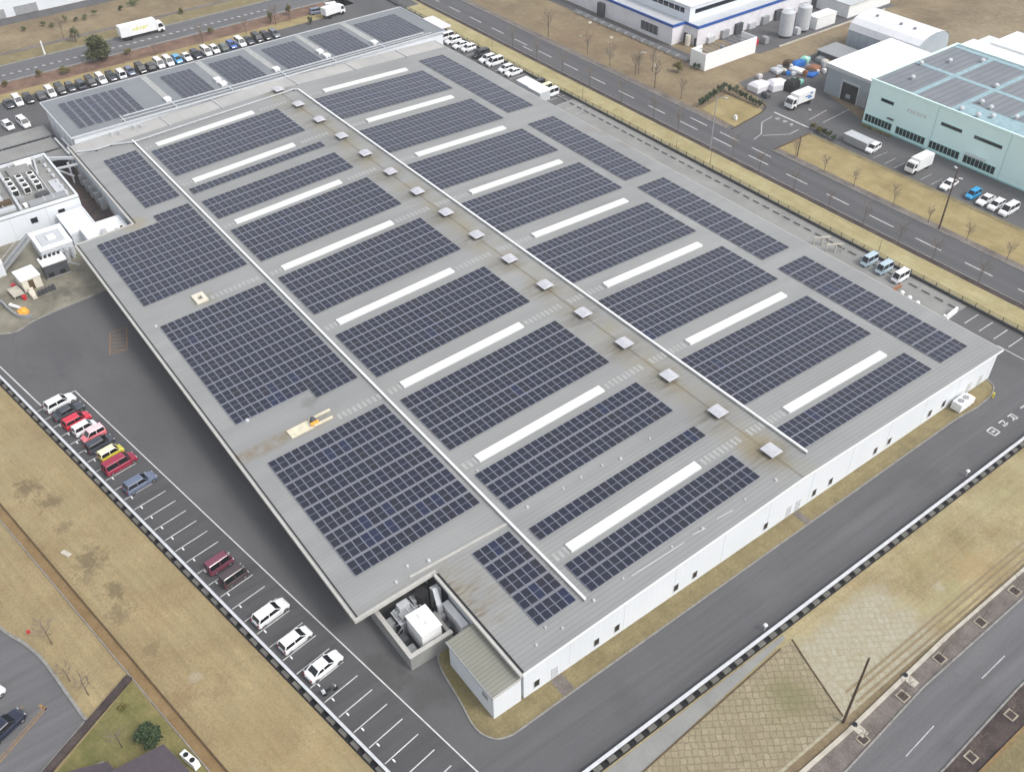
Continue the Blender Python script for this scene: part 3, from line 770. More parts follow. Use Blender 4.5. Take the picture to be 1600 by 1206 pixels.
# ------------------------------------------------------------------ solar arrays
def panel_mesh(i):
    k = MB()
    k.box(-1.12, 1.12, -.525, .525, 0, .045, 0, bottom=False)
    for x0, x1 in ((-1.10, -.028), (.028, 1.10)): k.add([(x0, -.478, .048), (x1, -.478, .048), (x1, .478, .048), (x0, .478, .048)], [(0, 1, 2, 3)], 1)
    return k.mesh('solar_panel', ['alu', PM[i]])
PMESH = [panel_mesh(i) for i in range(4)]
def pick(near_edge=False):
    r = random.random()
    return 0 if r < .50 else 1 if r < .80 else 2 if r < .988 else 3
def array(label, cells, zfun, tilt, group, tray=.1, blues=(), ysc=1.0):
    """cells: list of (x, y) panel centres"""
    x0 = sum(p[0] for p in cells)/len(cells); y0 = sum(p[1] for p in cells)/len(cells)
    base = thing('solar_array', label, 'solar array', (x0, y0, zfun(y0)), 0, group)
    cells = sorted(cells, key=lambda p: (-p[0], p[1]))
    # runs of neighbouring panels share a tint now and then
    rest = MB()
    for i, (x, y) in enumerate(cells):
        v = pick()
        if any(hypot(x-bx, y-by) < br for bx, by, br in blues) and random.random() < .32: v = 3
        loc = Vector((x-x0, y-y0, zfun(y)-zfun(y0)+.10))
        if i < 100:
            obj('solar_panel', PMESH[v], base, loc, (tilt, 0, 0)).scale = (1, ysc, 1)
        else:
            M = Matrix.Translation(loc) @ Matrix.Rotation(tilt, 4, 'X')
            me = PMESH[v]
            vs = [M @ q.co for q in me.vertices]
            o = len(rest.v); rest.v += [tuple(q) for q in vs]
            for p in me.polygons:
                rest.f.append(tuple(k_+o for k_ in p.vertices)); rest.m.append(0 if p.material_index == 0 else 1+v)
    if rest.v: tag(rest.build('solar_panel', ['alu']+PM, base), kind='stuff')
    # rails: two under each row of panels and one tray between rows
    r = MB()
    rows = sorted({round(p[0], 3) for p in cells})
    for j, x in enumerate(rows):
        ys = [p[1] for p in cells if abs(p[0]-x) < .01]
        a0, a1 = min(ys)-.55, max(ys)+.55
        for dx in ((-.7, .7)): r.bar((x+dx-x0, a0-y0, zfun(a0)-zfun(y0)+.05), (x+dx-x0, a1-y0, zfun(a1)-zfun(y0)+.05), .07, .09)
        if tray and j < len(rows)-1 and rows[j+1]-x < 2.8:
            xm = (x+rows[j+1])/2
            r.bar((xm-x0, a0-y0, zfun(a0)-zfun(y0)+.1), (xm-x0, a1-y0, zfun(a1)-zfun(y0)+.1), tray, .06)
    r.build('mounting_rail', 'alu', base)
    return base
TS, TN = atan(RS), -atan(RS)
def grid(x0, x1, nr, y0, y1, nc):
    """panel centres of nr rows between the outer edges x0..x1 and nc columns between y0..y1"""
    px = (x1-x0-2.12)/(nr-1) if nr > 1 else 0
    py = (y1-y0-1.05)/(nc-1)
    return [(x0+1.06+px*i, y0+.525+py*j) for i in range(nr) for j in range(nc)]
ORD = ['first', 'second', 'third', 'fourth', 'fifth', 'sixth', 'seventh', 'eighth', 'ninth', 'tenth']
NUM = {1: 'single-row', 2: 'two-row', 3: 'three-row', 5: 'five-row'}
GC = 'solar arrays between the two white roof ducts'
for i, (x0, x1, nr) in enumerate([(-52.75, -48.1, 2), (-59.55, -57.4, 1), (-70.75, -63.5, 3), (-88.65, -76.4, 5), (-107.0, -94.9, 5), (-126.1, -113.7, 5), (-144.4, -132.3, 5), (-156.85, -149.4, 3), (-162.6, -160.4, 1), (-181.5, -169.0, 5)]):
    array('%s solar array left of the ridge ventilators, %s back from the front white wall' % (NUM[nr], ORD[i]), grid(x0, x1, nr, 45.5, 73.0, 25), zr, TS, GC)
GD = 'solar arrays right of the ridge duct'
for i, (x0, x1, nr) in enumerate([(-52.65, -48.1, 2), (-70.5, -58.45, 5), (-88.5, -76.4, 5), (-106.8, -94.6, 5), (-125.7, -113.5, 5), (-143.8, -132.1, 5), (-161.8, -150.1, 5), (-180.8, -168.8, 5)]):
    array('%s solar array right of the ridge duct, %s back from the front white wall' % (NUM[nr], ORD[i]), grid(x0, x1, nr, 81.2, 108.7, 25), zr, TN, GD)
GE = 'narrow solar arrays along the right roof edge'
for i, (x0, x1, nr) in enumerate([(-78.35, -48.2, 12), (-111.9, -81.7, 12), (-144.8, -115.2, 12), (-186.1, -151.6, 14)]):
    array('long narrow solar array beside the right roof edge, %s from the front white wall' % ORD[i], grid(x0, x1, nr, 111.0, 117.6, 6), zr, TN, GE)
GW = 'solar arrays on the left roof wing'
array('small five-column solar array at the front left roof corner above the white annex', grid(-60.75, -48.3, 5, 38.1, 43.5, 5), zr, TS, GW, blues=((-49.5, 41, 2.6),))
array('largest-looking nine-row solar array on the left wing, between tan equipment base and equipment pit', grid(-89.45, -66.65, 9, 25.75, 43.4, 16), zr, TS, GW, blues=((-69, 30, 4), (-69.5, 38, 2.2), (-86, 35, 2.5)))
q = grid(-126.3, -98.9, 11, 25.6, 43.4, 16)
array('eleven-row solar array on the left wing between the white hatch and the tan equipment base', q + [(-97.7, y) for (x, y) in q[:16] if y > 36.6], zr, TS, GW, blues=((-100, 34, 4),))
q = grid(-155.3, -133.1, 9, 25.6, 43.4, 16)
array('nine-row solar array at the rear of the left wing, beside the white hatch', q + [(-156.9, y) for (x, y) in q[:16] if y > 36.6], zr, TS, GW)
array('narrow six-column solar array at the rear left roof corner, beside the bent pale duct', grid(-184.1, -161.7, 9, 36.75, 43.3, 6), zr, TS, GW)

# ------------------------------------------------------------------ rear building
rear = thing('rear_hall', 'flat grey-roofed hall behind the factory with pale roof strips and white end wall', 'factory hall', (-205.5, 79, 0))
def RB(mb, name, mats, parent=None):
    o = mb.build(name, mats, parent or rear)
    if not parent: o.location = (205.5, -79, 0)
    return o
m = MB(); m.box(-215.5, -195.5, 34.9, 123.9, 0, 6.8); RB(m, 'wall', 'white_wall')
m = MB(); m.box(-215.9, -195.2, 34.4, 124.4, 6.801, 7.0, 0)
for p, q in (((-215.95, 34.3), (-215.95, 124.5)), ((-195.15, 34.3), (-195.15, 124.5)), ((-215.9, 34.35), (-195.2, 34.35)), ((-215.9, 124.45), (-195.2, 124.45))): m.bar((*p, 6.98), (*q, 6.98), .22, .3, 1)
rroof = RB(m, 'roof', ['roof_rear', 'grey_light'])
for y0, y1 in ((56.0, 57.4), (68.9, 70.4), (81.0, 82.5), (94.2, 95.6), (106.6, 108.2)): pieces('roof_strip', 'strip_sheet', rroof, [mk(lambda q: q.box(-215.4, -200.6, y0, y1, 7.004, 7.05))])
for x, y in ((-199.8, 56.4), (-202.6, 69.0), (-199.8, 69.1), (-199.6, 81.8), (-202.5, 94.3), (-199.2, 94.4), (-199.2, 107.0)): pieces('roof_box', 'white', rroof, [mk(lambda q: (q.box(x-.75, x+.75, y-.6, y+.6, 7.0, 7.5), q.box(x-.85, x+.85, y-.7, y+.7, 7.5, 7.58)))])
m = MB(); m.bar((-197.9, 46, 7.25), (-197.0, 119.4, 7.25), .3, .2); m.bar((-196.4, 45, 7.2), (-196.0, 121, 7.2), .14, .14)
for y in (45.6, 56.6, 69.4, 82, 94.6, 107.5): m.bar((-198.6, y, 7.2), (-195.4, y, 7.2), .25, .2)
RB(m, 'pipe', 'grey_light', rroof)
m = MB()
for x in (-214, -210.5, -207, -203.5, -200, -197): m.box(x-.06, x+.06, 34.78, 34.899, .2, 6.7)
RB(m, 'cladding_joint', 'grey_light')
GF = 'grey solar arrays on the rear hall roof'
zf = lambda y: 7.0
for i, (y0, y1, nc) in enumerate([(37.3, 50.7, 8), (59.6, 66.6, 6), (71.0, 78.9, 7), (84.2, 92.7, 8), (96.4, 105.2, 8), (109.0, 120.6, 11)]):
    array('grey-looking solar array on the rear hall roof, %s from its white end wall' % ORD[i], grid(-212.4, -198.3, 6, y0, y1, nc), zf, 0, GF, 0, (), 1.38 if i == 0 else (y1-y0)/nc/1.09)
m = MB()
m.sheet([(-195.0, 33.5), (-190.2, 33.5), (-190.2, 77.1), (-195.0, 77.1)], 0)
m.v = [(x, y, zr(y)+.012) for x, y, z in m.v]
n0 = MB(); n0.add([(-195.0, 77.1, zr(77.1)+.012), (-190.2, 77.1, zr(77.1)+.012), (-190.2, 120.8, zr(120.8)+.012), (-195.0, 120.8, zr(120.8)+.012)], [(0, 1, 2, 3)])
m.add(n0.v, n0.f)
F(m, 'roof_flashing', 'roof_strip').parent = roof
for o in roof.children:
    if o.name.startswith('roof_flashing'): o.location = (0, 0, 0)
for y in (52.5, 64.2, 82.0, 96.5, 110): pieces('roof_conduit', 'grey_light', roof, [mk(lambda q: q.bar((-195, y, zr(y)+.12), (-189.6, y+.2, zr(y)+.12), .16, .2))])
for x, y in ((-193.6, 41.5), (-193.2, 43.0), (-193.4, 46.2), (-193.0, 47.6)): pieces('roof_pipe', 'grey_light', roof, [mk(lambda q: (q.cyl((x, y, zr(y)), (x, y, zr(y)+.9), .16, .16, 7), q.bar((x, y, zr(y)+.9), (x+.9, y+.3, zr(y)+.7), .2, .2)))])

# ------------------------------------------------------------------ front left: equipment pit and annexes
pit = thing('equipment_pit', 'low concrete-walled equipment yard with white tank and grey pipework at the factory corner', 'equipment yard', (-60, 29, 0))
def PT(mb, name, mats, parent=None):
    o = mb.build(name, mats, parent or pit)
    if not parent: o.location = (60, -29, 0)
    return o
m = MB()
m.box(-64.2, -55.3, 25.75, 26.2, 0, 2.3); m.box(-55.75, -55.3, 26.2, 31.4, 0, 2.3); m.box(-59.0, -55.76, 31.0, 31.4, 0, 2.2)
PT(m, 'wall', 'concrete')
m = MB(); m.box(-64.25, -55.25, 25.7, 26.25, 2.3, 2.38); m.box(-55.8, -55.25, 26.25, 31.45, 2.3, 2.38); PT(m, 'coping', 'trim')
m = MB(); m.box(-64.0, -55.75, 26.2, 33.2, .0, .04); PT(m, 'floor_slab', 'dark_grey')
m = MB(); m.box(-59.5, -56.2, 27.95, 30.5, .6, 3.55); m.box(-59.6, -56.1, 27.85, 30.6, 3.55, 3.68)
tk = PT(m, 'tank', 'white')
m = MB(); m.box(-58.9, -58.2, 29.0, 29.6, 3.68, 3.85); m.cyl((-57.2, 29.4, 3.68), (-57.2, 29.4, 3.9), .25); PT(m, 'manhole', 'white', tk)
m = MB(); m.box(-61.9, -59.7, 27.2, 30.8, 2.2, 2.35); 
for x in (-61.8, -59.8):
    for y in (27.5, 30.5): m.box(x-.06, x+.06, y-.06, y+.06, 0, 2.2)
PT(m, 'platform', 'grey_light')
m = MB()
for i in range(5): m.bar((-61.7+.4*i, 27.4, 2.6), (-61.7+.4*i, 30.9, 2.8), .13, .13)
for i in range(4): m.bar((-61.8, 28.0+.75*i, 3.0), (-59.8, 28.0+.75*i, 3.0), .12, .12)
m.bar((-61.4, 26.6, .1), (-60.0, 27.2, 2.2), .12, .12); m.bar((-60.1, 26.6, .1), (-59.7, 27.4, 1.8), .12, .12)
PT(m, 'pipework', 'grey_light')
m = MB(); m.cyl((-60.75, 30.9, 1.8), (-60.75, 30.9, 4.4), .8, .8, 14); m.cyl((-59.3, 31.9, 1.8), (-59.3, 31.9, 3.0), .4, .4, 12); PT(m, 'fan_housing', 'dark')
for (x0, x1, y0, y1, z1, mt) in ((-61.7, -60.7, 26.5, 27.1, 1.7, 'grey'), (-59.2, -58.2, 26.5, 27.3, 1.4, 'dark_grey'), (-57.6, -56.4, 26.6, 27.4, 1.0, 'grey'), (-59.3, -58.0, 31.5, 32.2, 1.9, 'grey'), (-57.4, -56.6, 31.6, 32.2, 1.5, 'dark_grey'), (-61.7, -60.9, 28.0, 29.3, 3.4, 'grey_light'), (-60.6, -59.8, 27.6, 28.5, 3.1, 'grey'), (-61.6, -60.7, 29.7, 30.6, 3.5, 'grey')):
    pieces('machine', mt, pit, [mk(lambda q: (q.box(x0, x1, y0, y1, .05, z1), q.box(x0-.05, x1+.05, y0-.05, y1+.05, z1, z1+.06)))], (60, -29, 0))
m = MB(); m.box(-61.0, -60.1, 32.1, 33.1, .5, 4.0); m.bar((-60.5, 32.5, 4.1), (-58.9, 32.0, 3.0), .6, .55); m.bar((-58.9, 32.0, 3.1), (-58.9, 32.0, .4), .6, .6)
PT(m, 'duct', 'grey_light')
m = MB(); m.box(-59.0, -54.9, 32.5, 33.28, 0, 2.7); m.box(-59.05, -54.85, 32.42, 33.29, 2.7, 2.82)
tag(m.build('storage_box', 'white'), 'narrow white cabinet squeezed against the factory wall behind the equipment pit', 'cabinet')
anx = thing('annex', 'small white lean-to annex with ribbed grey roof at the front left factory corner', 'annex', (-49.2, 31.4, 0))
m = MB(); m.box(-53.3, -45.0, 29.6, 33.25, 0, 4.1); o = m.build('wall', 'white_wall', anx); o.location = (49.2, -31.4, 0)
m = MB(); m.prism([(-53.6, 29.45), (-44.9, 29.45), (-44.9, 33.22), (-53.6, 33.22)], 4.101, lambda x, y: 4.25+(y-29.45)*.09, 0, 1)
m.bar((-44.86, 29.4, 4.3), (-44.86, 33.0, 4.5), .12, .26, 1); m.bar((-53.6, 29.42, 4.2), (-44.8, 29.42, 4.2), .12, .2, 2)
o = m.build('roof', ['roof_annex', 'trim', 'grey']); o.parent = anx; o.location = (49.2, -31.4, 0)
m = MB(); m.box(-47.0, -46.0, 29.56, 29.6, 2.2, 3.0); o = m.build('louvre', 'grey', anx); o.location = (49.2, -31.4, 0)

# outdoor white machine by the front wall, right end
m = MB(); m.box(-.75, .75, -1.6, 1.2, .15, 1.5); m.box(-.7, .7, 1.25, 2.0, .15, 1.1); t = thing('outdoor_unit', 'white air handling unit standing on the verge by the front wall near the far corner', 'air unit', (-43.75, 112.2, 0))
m.build('casing', 'white', t)
m = MB(); m.cyl((0, -.7, 1.5), (0, -.7, 1.62), .45, .45, 12); m.cyl((0, .5, 1.5), (0, .5, 1.62), .45, .45, 12); m.build('fan', 'grey', t)
m = MB(); m.box(-.5, .4, 2.05, 2.6, 0, .7); m.build('pump', 'orange', t)
m = MB(); m.cyl((-42.1, 117.5, 0), (-42.1, 117.5, .9), .16, .16, 8); tag(m.build('bollard', 'yellow'), 'yellow bollard on the kerb at the far end of the front verge', 'bollard')

# ------------------------------------------------------------------ perimeter walls with slotted outer face
def slot_wall(name, label, ax, L, origin, rz, pitch, off, hgt=.62):
    """wall along local x; its outer side is local -y"""
    t = thing(name, label, 'wall', origin, rz)
    c_ = MB(); c_.box(0, L, -.16, .16, hgt, hgt+.13); c_.build('coping', 'coping', t)
    w = MB(); w.box(0, L, -.14, .14, 0, hgt); w.build('core', 'dark', t)  # near-black infill: the shade inside the slots is put into its colour
    p = MB(); x = off
    while x < L: p.box(x, min(L, x+pitch*.52), -.62, -.141, -.02, hgt*.55); x += pitch
    p.build('buttress', 'buttress', t)
    s_ = MB(); s_.box(0, L, -.75, -.142, -.03, .02); s_.build('drain', 'dark', t)
    return t
slot_wall('perimeter_wall', 'low white-topped wall with dark slots between parking row and dry grass slope', 0, 150, (-165, cop(-165), 0), PA, 2.04, .3)
slot_wall('perimeter_wall', 'low white-topped wall with dark slots along the right-hand drive above the block slope', 0, 122, (-34.2, 134, 0), -pi/2, 1.88, .6) if 0 else None
t = thing('perimeter_wall', 'low white-topped wall with dark slots along the right-hand drive above the block slope', 'wall', (-34.35, 18.6, 0), 0)
c_ = MB(); c_.box(-.19, .19, 0, 115.8, .62, .75); c_.build('coping', 'coping', t)
w = MB(); w.box(-.14, .14, 0, 115.8, 0, .62); w.build('core', 'dark', t)  # same near-black infill, its colour standing for shade in the slots
p = MB(); y = .55
while y < 115: p.box(.141, .62, y, y+.98, -.02, .34); y += 1.88
p.build('buttress', 'buttress', t)
s_ = MB(); s_.box(.142, .75, 0, 115.8, -.03, .02); s_.build('drain', 'dark', t)
t = thing('perimeter_fence', 'dark railing on a low kerb between service yard and straw-coloured verge strip', 'fence', (-180, 134.6, 0))
c_ = MB(); c_.box(-60, 145, -.12, .12, 0, .45); c_.build('kerb', 'dark_grey', t)
r = MB()
for z in (.75, 1.1): r.box(-60, 145, -.03, .03, z-.03, z+.03)
r.build('rail', 'dark_grey', t)
pm = MB(); pm.box(-.05, .05, -.05, .05, .45, 1.2); pme = pm.mesh('post', 'dark_grey')
for i in range(84): obj('post', pme, t, (-60+2.45*i, 0, 0))
t = thing('kerb_blocks', 'line of short concrete kerb blocks beside the dark railing at the service yard', 'kerb blocks', (-125, 132.4, 0))
m = MB()
for i in range(44):
    x = -42+2.5*i
    m.box(x, x+1.5, -.16, .16, 0, .3)
m.build('block', 'concrete', t)

# service yard things on the right
def shelter_van(x, y, label):
    pass
for x, y, ll in ((-83.9, 130.2, 'white goalpost frame standing alone on the right service yard, the farther of two'), (-81.0, 130.2, 'white goalpost frame on the right service yard, nearer to the parked kei vans')):
    m = MB(); m.bar((-1.0, -1.4, 1.6), (.6, 1.2, 1.6), .3, .15); m.box(-.95, -.8, -1.4, -1.25, 0, 1.6); m.box(.45, .6, 1.05, 1.2, 0, 1.6); m.box(-.1, .1, -.1, .1, 0, 1.6)
    o = m.build('frame_stand', 'concrete_pale'); o.location = (x, y, 0); tag(o, ll, 'stand', 'white frames in the service yard')
for i, (x, y) in enumerate(((-65.8, 128.4), (-64.2, 128.2), (-62.5, 128.0))):
    m = MB(); m.cyl((0, 0, 0), (0, 0, .75), .38, .38, 10, 0); m.dome(0, 0, .75, .38, .38, .2, 10, 3, 0); m.cyl((0, 0, .1), (0, 0, .35), .39, .39, 10, 1, False)
    o = m.build('drum', ['white', 'dark_grey']); o.location = (x, y, 0)
    tag(o, ('white drum of the three in the service yard, %s' % ('farthest from the white barrier', 'the middle one', 'closest to the white barrier')[i]), 'drum', 'white drums in the service yard')
m = MB(); m.bar((-57.3, 128.5, .5), (-57.6, 131.6, .5), .35, 1.0); m.box(-57.9, -57.1, 128.1, 128.6, 0, .8)
tag(m.build('barrier', 'white'), 'white barrier panel closing the service yard beside the marked stalls', 'barrier')
m = MB(); m.box(-69.2, -67.4, 127.6, 127.8, .1, .6); m.box(-67.5, -67.2, 127.7, 130.4, .1, .6); m.box(-69.3, -68.6, 127.0, 127.5, 0, .5)
tag(m.build('pallet_stack', 'wood'), 'low brown pallets lying beside the silvery kei vans', 'pallets')
m = MB(); m.box(-101.2, -100.4, 121.9, 122.5, 6.0, 6.4); m.box(-99.3, -98.5, 122.0, 122.7, 0, 6.0)
m = MB(); m.box(-1.0, 1.0, -.5, .5, 0, .9); m.box(-1.3, -1.0, -.3, .3, 0, .6); o = m.build('air_unit', 'grey_light'); o.location = (-98.9, 122.3, 0)
tag(o, 'grey air unit beside the right factory wall next to the concrete apron', 'air unit')
m = MB(); m.prism([(-134.2, 121.7), (-132.6, 121.7), (-132.9, 122.9)], 0, 2.4); tag(m.build('canvas_cover', 'white'), 'white triangular canvas cover by the right factory wall', 'cover')

# ------------------------------------------------------------------ vehicles
CARS = {  # length, width, height, belt, hood z, tail z, cabin rear/front at belt, cabin rear/front at roof
 'sedan':  (4.55, 1.72, 1.45, .93, .86, .95, -1.75, 1.05, -1.05, .30),
 'hatch':  (3.95, 1.69, 1.52, .95, .90, .95, -1.90, 1.15, -1.62, .38),
 'wagon':  (4.50, 1.76, 1.58, .97, .92, .98, -2.12, 1.10, -1.80, .38),
 'minivan':(4.60, 1.74, 1.85, 1.0, .98, 1.0, -2.22, 1.55, -2.08, .80),
 'kei':    (3.40, 1.48, 1.62, .95, .93, .95, -1.62, 1.12, -1.50, .55),
 'keivan': (3.40, 1.48, 1.88, 1.0, .95, 1.0, -1.63, 1.45, -1.58, 1.05)}
PAINT = {'white': (232, 233, 234), 'black': (22, 22, 25), 'charcoal': (58, 62, 70), 'grey': (110, 114, 120), 'silver': (100, 110, 132), 'red': (206, 40, 66), 'crimson': (150, 32, 62),
         'maroon': (116, 60, 78), 'yellow': (206, 196, 62), 'pink': (226, 120, 128), 'blue': (60, 96, 170), 'sky': (88, 166, 214), 'cyan': (40, 158, 214), 'umber': (74, 62, 64),
         'cream': (244, 236, 190), 'rose': (238, 196, 200), 'ice': (176, 194, 204), 'navy': (30, 36, 56), 'green': (80, 96, 90)}
PMAT = {}
def pm_(c_):
    if c_ not in PMAT: PMAT[c_] = paint(c_+'_paint', PAINT[c_])
    return PMAT[c_]
CACHE = {}
def cached(key, fn):
    if key not in CACHE: CACHE[key] = fn()
    return CACHE[key]
def car_body(ty, c_):
    L, Wd, Ht, zb, zh, zt, r0, f0, r1, f1 = CARS[ty]; w = Wd/2
    st = [(-L/2, .84, zt-.34, .34), (-L/2+.10, .94, zt-.10, .2), (max(r0-.04, -L/2+.16), .985, zt, .15), (r0+.35, 1, zb, .15), (f0-.25, 1, zb, .15), (f0, .99, zb-.01, .15),
          (L/2-.42, .95, zh-.06, .15), (L/2-.14, .88, zh-.2, .2), (L/2, .74, zh-.4, .3)]
    m = MB(); n = len(st); vs = []
    for x, wf, z, z0 in st:
        y = w*wf
        vs += [(x, -y*.92, z0), (x, -y, z0+.22), (x, -y, z-.14), (x, -y*.92, z-.02), (x, 0, z+.025), (x, y*.92, z-.02), (x, y, z-.14), (x, y, z0+.22), (x, y*.92, z0)]
    fs = []
    for i in range(n-1):
        for j in range(8): fs.append((i*9+j, i*9+j+1, (i+1)*9+j+1, (i+1)*9+j))
        fs.append((i*9+8, i*9, (i+1)*9, (i+1)*9+8))
    fs += [tuple(range(9)), tuple(range((n-1)*9+8, (n-1)*9-1, -1))]
    m.add(vs, [q[::-1] for q in fs])
    m.box(L/2-.1, L/2+.01, -.35, .35, .42, .50, 1); m.box(-L/2-.01, -L/2+.1, -.26, .26, .5, .62, 1)
    me = m.mesh('body', [pm_(c_), 'dark'])
    for p in me.polygons: p.use_smooth = False
    return me
def car_cabin(ty):
    L, Wd, Ht, zb, zh, zt, r0, f0, r1, f1 = CARS[ty]; w = Wd/2
    m = MB(); a0 = w*.93; a1 = w*.78
    vs = [(r0, -a0*.94, zb-.03), (f0, -a0*.9, zb-.03), (f0, a0*.9, zb-.03), (r0, a0*.94, zb-.03), (r1, -a1, Ht-.06), (f1, -a1, Ht-.06), (f1, a1, Ht-.06), (r1, a1, Ht-.06)]
    m.add(vs, [(4,5,6,7), (0,1,5,4), (1,2,6,5), (2,3,7,6), (3,0,4,7)])
    return m.mesh('window', 'glass')
def car_roof(ty, c_):
    L, Wd, Ht, zb, zh, zt, r0, f0, r1, f1 = CARS[ty]; w = Wd/2; a0 = w*.93; a1 = w*.80
    m = MB(); e = .04
    x0, x1 = r1-e, f1+e
    m.add([(x0, -a1, Ht-.07), (x1, -a1*.97, Ht-.07), (x1, a1*.97, Ht-.07), (x0, a1, Ht-.07), (x0+.12, -a1*.86, Ht), (x1-.15, -a1*.84, Ht), (x1-.15, a1*.84, Ht), (x0+.12, a1*.86, Ht)],
          [(4,5,6,7), (0,1,5,4), (1,2,6,5), (2,3,7,6), (3,0,4,7), (3,2,1,0)])
    for s_ in (-1, 1):
        m.bar((f1, s_*a1*.97, Ht-.06), (f0, s_*a0*.92, zb-.02), .07, .06); m.bar((r1, s_*a1, Ht-.06), (r0+.02, s_*a0*.95, zb-.02), .14, .07)
        xm = (r0+f0)/2-.1; m.bar((xm, s_*a1*1.01, Ht-.06), (xm, s_*a0*1.0, zb-.02), .09, .03)
    return m.mesh('roof', pm_(c_))
def wheel_mesh():
    m = MB(); m.cyl((0, -.1, 0), (0, .1, 0), .31, .31, 12); return m.mesh('wheel', 'tyre')
def rim_mesh():
    m = MB(); m.cyl((0, -.106, 0), (0, .106, 0), .2, .19, 10); return m.mesh('rim', 'rim')
def lamp_mesh(mat, w, h):
    m = MB(); m.box(-.07, .03, -w/2, w/2, -h/2, h/2); return m.mesh('lamp', mat)
def car(label, ty, c_, x, y, heading, group=None, detail=2, roof=None, cat='car'):
    L, Wd, Ht, zb, zh, zt, r0, f0, r1, f1 = CARS[ty]; w = Wd/2
    t = thing('parked_car' if cat == 'car' else 'parked_van', label, cat, (x, y, 0), heading, group)
    obj('body', cached(('b', ty, c_), lambda: car_body(ty, c_)), t)
    obj('window', cached(('g', ty), lambda: car_cabin(ty)), t)
    rc = roof or c_
    obj('roof', cached(('r', ty, rc), lambda: car_roof(ty, rc)), t)
    wm = cached('wheel', wheel_mesh); rm = cached('rim', rim_mesh)
    for sx in (-L/2+.72, L/2-.74):
        for sy in (-w+.105, w-.105):
            wo = obj('wheel', wm, t, (sx, sy, .31))
            if detail > 1: obj('rim', rm, wo)
    if detail > 0:
        hl = cached('hl', lambda: lamp_mesh('lamp_white', .3, .14)); tl = cached('tl', lambda: lamp_mesh('lamp_red', .2, .26))
        for s_ in (-1, 1):
            obj('headlight', hl, t, (L/2-.12, s_*w*.66, zh-.28))
            obj('tail_light', tl, t, (-L/2+.06, s_*w*.78, zt-.22))
            mb = cached(('mi', c_), lambda: (lambda q: (q.box(-.06, .06, -.1, .1, -.07, .07), q)[1])(MB()).mesh('mirror', pm_(c_)))
            obj('mirror', mb, t, (f0-.28, s_*(w+.08), zb+.02))
    return t
# west row (nose towards the factory unless noted)
HD = PA + pi/2
def wp(x, y): return x, y
GWR = 'cars in the west parking row'
car('white wagon at the head of the west row, beside a dark grey car', 'wagon', 'white', -124.6, 8.35, HD, GWR)
car('dark grey sedan squeezed between the white wagon and the bright red car', 'sedan', 'charcoal', -121.9, 8.75, HD, GWR)
car('bright red hatchback, third in the west parking row', 'hatch', 'red', -119.2, 9.1, HD, GWR)
car('white boxy kei car between the bright red and the pinkish car', 'kei', 'white', -116.85, 9.5, HD, GWR)
car('pinkish red small car with pale roof, parked nose out towards the slope', 'kei', 'pink', -114.7, 10.0, HD+pi, GWR, roof='rose')
car('charcoal hatchback between the pinkish car and the yellow car', 'hatch', 'charcoal', -112.3, 10.15, HD, GWR)
car('yellow small car with pale cream roof in the west row', 'kei', 'yellow', -109.5, 10.75, HD, GWR, roof='cream')
car('crimson minivan next to the yellow car', 'minivan', 'crimson', -106.7, 11.0, HD, GWR)
car('silver blue estate car standing alone past an empty stall', 'wagon', 'silver', -101.55, 11.9, HD, GWR)
car('maroon boxy kei van next to a blackish one among empty stalls', 'keivan', 'maroon', -82.0, 14.75, HD, GWR)
car('blackish brown boxy kei van beside the maroon one', 'keivan', 'umber', -79.05, 15.35, HD, GWR)
car('white wagon with long roof, nearest of three white cars to the two kei vans', 'wagon', 'white', -71.65, 16.55, HD, GWR)
car('white hatchback, middle one of the three white cars in a line', 'hatch', 'white', -66.55, 17.15, HD, GWR)
car('white sedan with visible boot, closest of the three white cars to the motorcycle', 'sedan', 'white', -61.5, 18.1, HD, GWR)
mo = thing('motorcycle', 'small dark motorcycle parked alone in a stall beyond the white sedan', 'motorcycle', (-58.4, 17.2, 0), HD-.2)
m = MB(); m.cyl((-.62, -.05, .3), (-.62, .05, .3), .3, .3, 12); m.build('wheel', 'tyre', mo)
m = MB(); m.cyl((.62, -.05, .3), (.62, .05, .3), .3, .3, 12); m.build('wheel', 'tyre', mo)
m = MB(); m.bar((-.6, 0, .45), (.3, 0, .55), .26, .3); m.bar((.3, 0, .55), (.55, 0, .95), .12, .14); m.build('body', 'dark_grey', mo)
m = MB(); m.bar((-.6, 0, .74), (.1, 0, .74), .3, .12); m.build('seat', 'dark', mo)
m = MB(); m.bar((.5, -.36, 1.0), (.5, .36, 1.0), .05, .05); m.build('handlebar', 'rim', mo)
m = MB(); m.box(-.95, -.6, -.2, .2, .78, 1.1); m.build('top_box', 'grey_light', mo)
m = MB(); m.box(.6, .68, -.1, .1, .8, .95); m.build('headlight', 'lamp_white', mo)
# white stall number markers
sm = MB(); sm.box(-.2, .2, -.08, .08, 0, .14); sme = sm.mesh('wheel_stop', 'white')
for k_ in range(0, 42):
    u = 29.5 - 2.537*8 + 2.537*k_
    p = PU(u+.45, 1.35)
    o = obj('wheel_stop', sme, None, (*p, 0), (0, 0, PA))
    tag(o, 'small white wheel stop block at the wall end of a west row stall', 'wheel stop', 'wheel stops in the west row')
